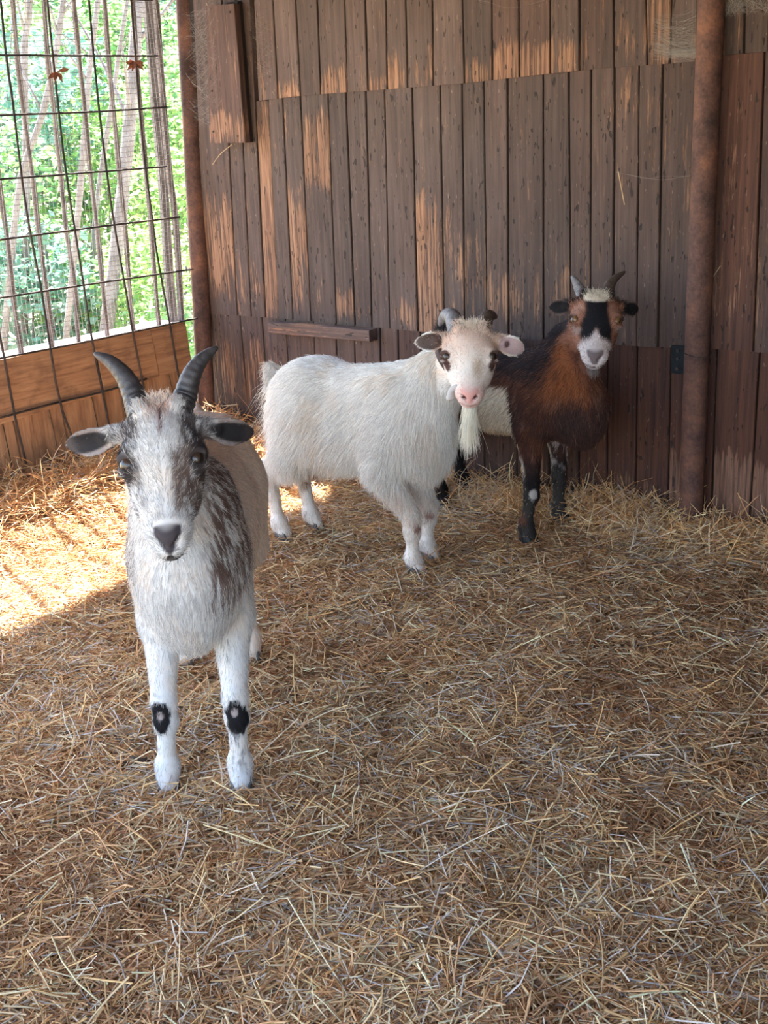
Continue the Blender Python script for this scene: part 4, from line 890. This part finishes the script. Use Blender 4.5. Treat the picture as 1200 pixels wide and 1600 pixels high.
tailhair(g3, [(-.355, 0, .59), (-.39, -.01, .64), (-.375, -.01, .69)], 1500, .07, (.10, .085, .085), .0007, .3)
# collar and wattles of the white goat
def ring_strap(g, t, r, wdt, mat):
    P = lerp(g['nm'], g['hb'], t); ax_ = unit(g['hb'] - g['nm']); u = unit(np.cross(ax_, [0, 1, 0])); v = np.cross(ax_, u); mb = MB(); N_ = 40
    ringv = []
    for k in range(N_):
        a = 2 * math.pi * k / N_; dr = math.cos(a) * u * 1.0 + math.sin(a) * v * .88
        for (e, rr_) in ((-wdt, r), (-wdt, r + .004), (wdt, r + .004), (wdt, r)): ringv.append(P + dr * rr_ + ax_ * e)
    mb.add(ringv, [(k * 4 + j, k * 4 + (j + 1) % 4, ((k + 1) % N_) * 4 + (j + 1) % 4, ((k + 1) % N_) * 4 + j) for k in range(N_) for j in range(4)])
    return mb.build('collar', mat, g['body'], True)
ring_strap(g2, .62, .079, .011, M['collar'])
for s in (1, -1):
    b0 = g2['loc'](atY(704, 611, 3.515)) if s < 0 else g2['poll'] + g2['HR'] @ np.array(g2['X'](.135, .03, -.100)); P = np.array([b0 + [.03, 0, .020], b0 + [.006, 0, .004], b0 + [0, 0, -.016], b0 + [0, 0, -.030]]); mb = MB(); mb.tube(spline(P, 12), np.interp(np.linspace(0, 1, 12), [0, .4, .8, .95, 1], [.007, .010, .0145, .010, .002]), 10)
    mb.build('wattle', plain('wattle_skin', (.52, .47, .43), 1.0), g2['body'], True)

# ------------------------------------------------------------------ straw
def in_pen(x, y, m=.0):
    p = np.stack([x, y, 0 * x], -1); return ((CORNER - p) @ FN > m) & ((WP - p) @ WN > m) & ((p - CORNER) @ WD < A_END - .05)
def frustum(x, y, pad):
    p = np.stack([x, y, 0 * x], -1) - CP; d_ = p @ FW; px = 600 + F_PX * (p @ CR) / d_; py = 800 - F_PX * (p @ CU) / d_
    return (d_ > .3) & (px > -pad) & (px < 1200 + pad) & (py < 1600 + pad * 1.6)
FEET = np.array([gz(*q)[:2] for q in ((262, 1228), (375, 1238), (447, 850), (485, 838), (650, 900), (668, 885), (830, 855), (880, 830))])
def straw_pts(n, pw):
    out = []; tot = 0
    while tot < n:
        x = rng.uniform(-2.3, 2.6, n * 2); y = rng.uniform(1.15, 6.0, n * 2); k = in_pen(x, y, .012); d_ = np.hypot(x, y)
        pr = np.where(frustum(x, y, 90), 1.0, .06) * (1.6 / np.maximum(d_, 1.6)) ** pw
        k &= rng.random(len(x)) < pr; out.append(np.stack([x[k], y[k]], 1)); tot += k.sum()
    return np.concatenate(out)[:n]
STRAW = []
PAL = np.array([(.70, .42, .175), (.76, .53, .28), (.62, .34, .155), (.54, .29, .14), (.68, .53, .37), (.56, .45, .36), (.82, .64, .38), (.38, .19, .09)]) * np.array([.97, 1.0, 1.05])
def straw_cols(P2, n):
    p = np.stack([P2[:, 0], P2[:, 1], 0 * P2[:, 0]], -1); g_ = noise(p, 2.0, 41, 2); h_ = noise(p, 3.3, 42, 2)
    wts = np.stack([1.2 + 0 * g_, .8 + .8 * g_, 1.3 * h_ + .4, 1.9 * h_ ** 2 + .3, 1.2 * (1 - h_) ** 2 + .15, .9 * (1 - h_) ** 2 + .10, .7 * g_ + .2, .9 * sst(.45, .7, h_) + .12], 1); wts /= wts.sum(1)[:, None]
    i = (np.cumsum(wts, 1) < rng.random((n, 1))).sum(1).clip(0, 7); return np.minimum(PAL[i] * rng.uniform(.86, 1.38, (n, 1)), .93)
def straws(name, P2, L, wd, nseg, sides, zoff, tilt, bend, label, cat, cols):
    n = len(P2); yaw = rng.uniform(0, 2 * math.pi, n); t = np.linspace(-.5, .5, nseg + 1)
    dx, dy = np.cos(yaw), np.sin(yaw); kx, ky = -dy, dx
    cur = rng.normal(0, bend, n); V = np.zeros((n, nseg + 1, 3))
    for i, tt in enumerate(t):
        lx = L * tt * np.cos(tilt); off = cur * L * (tt * tt - .08)
        V[:, i, 0] = P2[:, 0] + dx * lx + kx * off; V[:, i, 1] = P2[:, 1] + dy * lx + ky * off; V[:, i, 2] = L * tt * np.sin(tilt) - np.abs(cur) * L * .25 * (tt * tt)
    zmean = terrain(P2[:, 0], P2[:, 1]); V[:, :, 2] += (zmean + zoff + .5 * L * np.abs(np.sin(tilt)) * (np.abs(tilt) > .3))[:, None]
    if sides == 1:      # flat blade
        ro = rng.uniform(-1.1, 1.1, n); sx = np.stack([kx * np.cos(ro), ky * np.cos(ro), np.sin(ro)], 1)
        W_ = np.zeros((n, nseg + 1, 2, 3)); tp = np.ones(nseg + 1); tp[-1] = .45; tp[0] = .8
        for i in range(nseg + 1): W_[:, i, 0] = V[:, i] - sx * (wd * tp[i] / 2)[:, None]; W_[:, i, 1] = V[:, i] + sx * (wd * tp[i] / 2)[:, None]
        b = (np.arange(n) * (nseg + 1) * 2)[:, None]; Fq = np.concatenate([b + np.array([[2 * i, 2 * i + 1, 2 * i + 3, 2 * i + 2]]) for i in range(nseg)], 0).reshape(-1, 4); k = 2
    else:
        sx = np.stack([kx, ky, 0 * kx], 1); up = np.array([0, 0, 1.0]); W_ = np.zeros((n, nseg + 1, sides, 3))
        for i in range(nseg + 1):
            for j in range(sides):
                a = 2 * math.pi * j / sides; W_[:, i, j] = V[:, i] + (sx * math.cos(a) + up * math.sin(a)) * (wd / 2)[:, None]
        b = (np.arange(n) * (nseg + 1) * sides)[:, None]
        Fq = np.concatenate([b + np.array([[i * sides + j, i * sides + (j + 1) % sides, (i + 1) * sides + (j + 1) % sides, (i + 1) * sides + j]]) for i in range(nseg) for j in range(sides)], 0).reshape(-1, 4); k = sides
    STRAW.append((W_.reshape(-1, 3), Fq, np.repeat(cols, (nseg + 1) * k, axis=0)))
n = 215000; P2 = straw_pts(n, 1.5); L = np.clip(rng.lognormal(-3.25, .5, n), .010, .13); tl = rng.normal(0, .24, n); up_ = rng.random(n) < .05; tl[up_] = rng.uniform(-.7, .7, up_.sum())
straws('straw_bedding', P2, L, rng.uniform(.0016, .0036, n), 2, 1, rng.uniform(.0, .026, n), tl, .40, 'loose golden brown straw bedding covering the whole pen floor', 'straw', straw_cols(P2, n))
n = 42000; P2 = straw_pts(n, 1.2); L = np.clip(rng.lognormal(-2.70, .45, n), .025, .22); tl = rng.normal(0, .17, n); up_ = rng.random(n) < .05; tl[up_] = rng.uniform(-.6, .6, up_.sum())
straws('straw_stalks', P2, L, rng.uniform(.0022, .0046, n), 3, 3, rng.uniform(.012, .034, n), tl, .18, 'longer pale straw stalks lying scattered on top of the bedding', 'straw', straw_cols(P2, n) * 1.02)
# heaps against the wall and the fence, straws lodged at steeper angles
def heap(name, pts2, n, label, hgt, spread):
    P = spline(np.array(pts2, float), 60)[:, :2]; i = rng.integers(0, 60, n); P2 = P[i] + rng.normal(0, spread, (n, 2)); k = in_pen(P2[:, 0], P2[:, 1], .02); P2 = P2[k]; n = len(P2)
    L = np.clip(rng.lognormal(-2.45, .4, n), .03, .22); tl = rng.normal(0, .38, n)
    straws(name, P2, L, rng.uniform(.0018, .0038, n), 3, 1, rng.uniform(.0, hgt, n), tl, .35, label, 'straw', straw_cols(P2, n) * 1.1)
wl = lambda a, d_: CORNER + WD * a - WN * d_
fl_ = lambda a, d_: CORNER + FD * a - FN * d_
heap('straw_heap', [wl(1.2, .10), wl(1.7, .10), wl(2.05, .09), wl(2.3, .14), wl(2.9, .10)], 9000, 'tangled straw drifted along the foot of the plank wall by the steel post', .07, .075)
heap('straw_heap', [fl_(.15, .16), fl_(.6, .14), fl_(1.2, .15), fl_(1.9, .15)], 7000, 'tangled straw drifted along the kick board below the wire fence', .09, .075)
heap('straw_heap', [wl(.2, .14), wl(.6, .12), wl(1.2, .10)], 4000, 'tangled straw drifted along the wall behind the white goat', .07, .07)
# straw about the hooves
Pf = FEET[rng.integers(0, len(FEET), 2600)] + rng.normal(0, .05, (2600, 2)); n = len(Pf)
straws('straw_wisps', Pf, np.clip(rng.lognormal(-2.9, .4, n), .02, .12), rng.uniform(.0016, .0034, n), 3, 1, rng.uniform(.008, .040, n), rng.normal(0, .25, n), .3, 'straw wisps pushed up around the hooves of the goats', 'straw', straw_cols(Pf, n))
vo = np.cumsum([0] + [len(a[0]) for a in STRAW])
o = mesh_np('straw_bedding', np.concatenate([a[0] for a in STRAW]), np.concatenate([a[1] + vo[i] for i, a in enumerate(STRAW)]), M['straw'], None, np.concatenate([a[2] for a in STRAW])); tag(o, 'loose golden brown straw bedding covering the whole pen floor', 'straw', None, 'stuff')
del STRAW
# dark lump of dung beside the near hoof
bm = bmesh.new(); bmesh.ops.create_icosphere(bm, subdivisions=3, radius=1); cc = gz(212, 1205); cz_ = float(terrain(cc[0], cc[1]))
for v in bm.verts:
    p = np.array(v.co) ; f = 1 + .5 * (noise(p[None] * 2.0, 1.3, 55, 3)[0] - .5); v.co = Vector((p[0] * .042 * f, p[1] * .034 * f, p[2] * .022 * f))
me = bpy.data.meshes.new('dung_lump'); bm.to_mesh(me); bm.free(); me.polygons.foreach_set('use_smooth', np.ones(len(me.polygons), dtype=bool)); me.materials.append(plain('dung', (.06, .035, .022), .9, 0, 60)); o = link(bpy.data.objects.new('dung_lump', me)); o.location = (cc[0], cc[1], cz_ + .012)
tag(o, 'dark brown lump in the straw beside the front hoof of the speckled goat', 'dung')

# ------------------------------------------------------------------ garden behind the fence
def leaf_cloud(name, c, rad, n, size, cols, label, cat, stems=6, group=None):
    c = np.asarray(c, float); root = empty(name, (c[0], c[1], -.05)); tag(root, label, cat, group); o0 = np.array([c[0], c[1], -.05])
    d_ = rng.normal(0, 1, (n, 3)); d_ /= np.linalg.norm(d_, axis=1)[:, None]; r_ = rng.random(n) ** .45
    P = c + d_ * r_[:, None] * np.asarray(rad); lump = noise(P, 2.6 / max(rad), 71, 2); k = lump > .40; P = P[k]; n = len(P); k2 = P[:, 2] > .0; P = P[k2]; n = len(P)
    u = rng.normal(0, 1, (n, 3)); u[:, 2] = u[:, 2] * .5 - .3; u /= np.linalg.norm(u, axis=1)[:, None]; nn = rng.normal(0, .6, (n, 3)) + np.array([0, 0, 1.0]); v = np.cross(u, nn); v /= np.linalg.norm(v, axis=1)[:, None]; w_ = np.cross(u, v)
    L = size * rng.uniform(.6, 1.3, n)[:, None]; V = np.stack([P, P + u * L * .45 + v * L * .30 + w_ * L * .06, P + u * L, P + u * L * .45 - v * L * .30 + w_ * L * .06], 1).reshape(-1, 3) - o0
    b = (np.arange(n) * 4)[:, None]; T = np.concatenate([b + [[0, 1, 2]], b + [[0, 2, 3]]], 0)
    cl = np.array(cols)[rng.integers(0, len(cols), n)] * rng.uniform(.7, 1.25, (n, 1)); o = mesh_np('leaves', V, T, M['leaf'], root, np.repeat(cl, 4, axis=0)); o['kind'] = 'stuff'
    for j in range(stems):
        e = c + rng.normal(0, .4, 3) * np.asarray(rad) - o0; b0 = np.array([e[0] * .3, e[1] * .3, -.05]); m_ = (b0 + e) / 2 + rng.normal(0, .06, 3); mb = MB(); mb.tube(spline([b0, m_, e], 9), np.linspace(.014, .004, 9), 5); mb.build('stem', M['bark'], root, True)
    return root
GR = [(.18, .36, .10), (.26, .46, .15), (.13, .28, .10), (.34, .50, .20)]; BG = [(.10, .24, .16), (.17, .31, .23), (.25, .39, .30)]; YG = [(.38, .52, .16), (.30, .48, .13), (.23, .42, .12)]
spots = [(-20, 330, 8.2, .62, GR, .075), (60, 450, 7.6, .50, BG, .085), (30, 180, 9.5, .85, BG, .09), (120, 330, 9.4, .70, GR, .08), (150, 480, 7.9, .42, GR, .07), (235, 440, 7.6, .38, YG, .06), (270, 520, 7.2, .30, GR, .06), (215, 260, 9.2, .62, YG, .075), (290, 330, 8.6, .50, YG, .07), (110, 120, 11.5, 1.0, GR, .10), (230, 120, 11.0, .95, GR, .09), (290, 170, 9.6, .55, GR, .075), (20, 20, 13.0, 1.2, GR, .11), (170, -10, 13.5, 1.2, BG, .11), (290, 40, 12.0, .8, BG, .10)]
kinds = {id(GR): 'mid green', id(BG): 'dark bluish green', id(YG): 'yellow green'}
words = ['low on the left edge behind the wire', 'with large leaves just above the kick board at left', 'tall behind the second stake', 'in the middle of the wire panel', 'just above the kick board in the middle', 'low beside the grey slat', 'lowest one in the gap by the corner post', 'between the grey trunk and the grey slat', 'beside the corner post at half height', 'high behind the second and third rods', 'high beside the grey trunk', 'upper one next to the corner post', 'at the upper left corner of the wire panel', 'at the top middle of the wire panel', 'at the top beside the corner post']
for (px, py, Y, r_, cl, sz), wd_ in zip(spots, words):
    c = atY(px, py, Y); leaf_cloud('shrub', c, (r_, r_, r_), int(2600 * (r_ / .6) ** 1.2), sz, cl, kinds[id(cl)] + ' shrub ' + wd_, 'shrub', 4, None)
def trunk(name, pts, r0, r1, label, cat='tree'):
    P = np.array([atY(*p) for p in pts]); d0 = P[-1] - P[-2]; P = np.vstack([P, P[-1] + d0 / abs(d0[2]) * max(0, P[-1][2] + .07)]); d1 = P[0] - P[1]; P = np.vstack([P[0] + d1 / np.linalg.norm(d1) * .5, P]); b0 = P[-1].copy(); root = empty(name, b0); tag(root, label, cat)
    Q_ = spline(P - b0, 20); mb = MB(); mb.tube(Q_, np.linspace(r1, r0, 20) * (1 + .06 * np.sin(np.arange(20) * 1.9)), 10); mb.build('trunk', M['bark'], root, True)
    for j in range(3):
        i = int(rng.integers(1, 9)); a = Q_[i]; mb = MB(); e = a + np.array([rng.uniform(-.5, .5), rng.uniform(-.3, .3), rng.uniform(.3, .7)]); mb.tube(spline([a, (a + e) / 2 + rng.normal(0, .04, 3), e], 7), np.linspace(r1 * .5, r1 * .2, 7), 6); mb.build('branch', M['bark'], root, True)
trunk('tree', [(212, 60, 7.4), (200, 220, 7.35), (183, 380, 7.3), (166, 520, 7.25)], .048, .032, 'pale grey leaning tree trunk behind the wire fence')
trunk('tree', [(152, 10, 7.0), (140, 110, 7.0), (133, 200, 7.0), (118, 380, 7.0), (104, 520, 7.0)], .022, .014, 'thin grey sapling leaning beside the third fence stake')
trunk('tree', [(97, 15, 7.2), (86, 90, 7.2), (66, 180, 7.2), (35, 270, 7.2), (20, 380, 7.2), (8, 520, 7.2)], .024, .016, 'thin sunlit sapling slanting down to the lower left behind the wire')
trunk('tree', [(45, 20, 7.6), (38, 90, 7.6), (42, 300, 7.6), (38, 520, 7.6)], .026, .018, 'thin upright grey sapling behind the first fence stake')
trunk('tree', [(196, 20, 7.8), (188, 70, 7.8), (178, 140, 7.8), (150, 330, 7.8), (140, 510, 7.8)], .020, .012, 'thin grey sapling crossing behind the leaning trunk')

# ------------------------------------------------------------------ cobwebs
def cobweb(name, A, B_, n, sag, label, r=.00022, jit=.01, col=(.34, .30, .27)):
    A = spline(np.array(A), 40); B_ = spline(np.array(B_), 40); i = rng.integers(0, 40, n); j = np.clip(i + rng.integers(-14, 15, n), 0, 39); a = A[i] + rng.normal(0, jit, (n, 3)); b = B_[j] + rng.normal(0, jit, (n, 3)); P = np.zeros((n, 6, 3), np.float32)
    for k in range(6):
        t = k / 5; P[:, k] = a * (1 - t) + b * t - np.array([0, 0, 1]) * (sag * 4 * t * (1 - t)) * rng.uniform(.4, 1.2, (n, 1))
    o0 = P.reshape(-1, 3).mean(0); P -= o0
    hc = bpy.data.hair_curves.new(name); hc.add_curves([6] * n); hc.attributes['position'].data.foreach_set('vector', P.ravel()); ra = hc.attributes.get('radius') or hc.attributes.new('radius', 'FLOAT', 'POINT'); ra.data.foreach_set('value', np.repeat(rng.uniform(.5, 1.3, n) * r, 6).astype(np.float32))
    ca = hc.attributes.new('Col', 'FLOAT_COLOR', 'CURVE'); c4 = np.ones((n, 4), np.float32); c4[:, :3] = np.array(col) * rng.uniform(.7, 1.2, (n, 1)); ca.data.foreach_set('color', c4.ravel()); hc.materials.append(M['web']); o = link(bpy.data.objects.new(name, hc)); o.location = o0
    return tag(o, label, 'cobweb', None, 'stuff')
wp = lambda x, y, o_=.03: wallp(x, y, o_)
cobweb('cobweb', [wp(1022, 30), wp(1026, 60), wp(1020, 82)], [wp(1090, 20, .05), wp(1094, 60, .06), wp(1096, 86, .06)], 240, .012, 'dusty cobweb stretched between planks and the right steel post near the top')
cobweb('cobweb', [wp(1022, 84), wp(1050, 78), wp(1075, 70)], [wp(1060, 84), wp(1080, 82), wp(1096, 86, .06)], 120, .004, 'thick lower edge of the cobweb left of the right steel post', .0003)
cobweb('cobweb', [wp(1106, -6, .05), wp(1150, -8, .05), wp(1200, -10, .05)], [wp(1106, 12, .05), wp(1140, 20, .05), wp(1205, 12, .05)], 320, .012, 'dense grey cobweb hanging at the top right corner of the wall', .0003)
cobweb('cobweb', [fencep(292, 20, .06), fencep(300, 110, .06), fencep(306, 190, .06)], [wp(336, 5, .06), wp(338, 100, .07), wp(345, 190, .07)], 200, .02, 'torn dusty cobweb between the corner pipe and the nailed board', .00026)
cobweb('cobweb', [wp(385, 5, .05), wp(395, 60, .05), wp(402, 120, .05)], [wp(420, 20, .02), wp(425, 70, .02), wp(428, 110, .02)], 60, .01, 'faint cobweb threads right of the nailed board')
cobweb('cobweb', [wp(960, 268, .02), wp(962, 270, .02), wp(964, 272, .02)], [wp(1088, 272, .05), wp(1089, 274, .05), wp(1090, 276, .05)], 2, .018, 'single sagging cobweb thread across the planks left of the right post', .0004, .001)
cobweb('cobweb', [wp(745, 0, .02), wp(748, 3, .02), wp(750, 6, .02)], [wp(850, -2, .02), wp(852, 2, .02), wp(854, 4, .02)], 2, .022, 'single sagging cobweb thread at the top middle of the wall', .0004, .001)
# wisps of straw caught on the wall
for (pts, lab) in (([(1105, 448), (1112, 436), (1126, 415)], 'single straw caught on the wall right of the steel post'), ([(332, 257), (345, 240), (362, 226)], 'single straw caught on the planks below the nailed board'), ([(322, 5), (331, 22), (337, 46)], 'bent straw hanging by the top of the corner pipe'), ([(966, 268), (972, 300), (976, 320)], 'thin straw hanging on the planks left of the right steel post'), ([(1092, 850), (1098, 825), (1112, 818)], 'straw stalk standing at the foot of the right steel post')):
    P = np.array([wallp(x, y, .03 if y < 800 else .06) for x, y in pts]); mb = MB(); mb.tube(spline(P - P[0], 8), .0015, 4); o = mb.build('straw_stalk', plain('stray_straw', (.50, .36, .20), .7)); o.location = P[0]; tag(o, lab, 'straw')
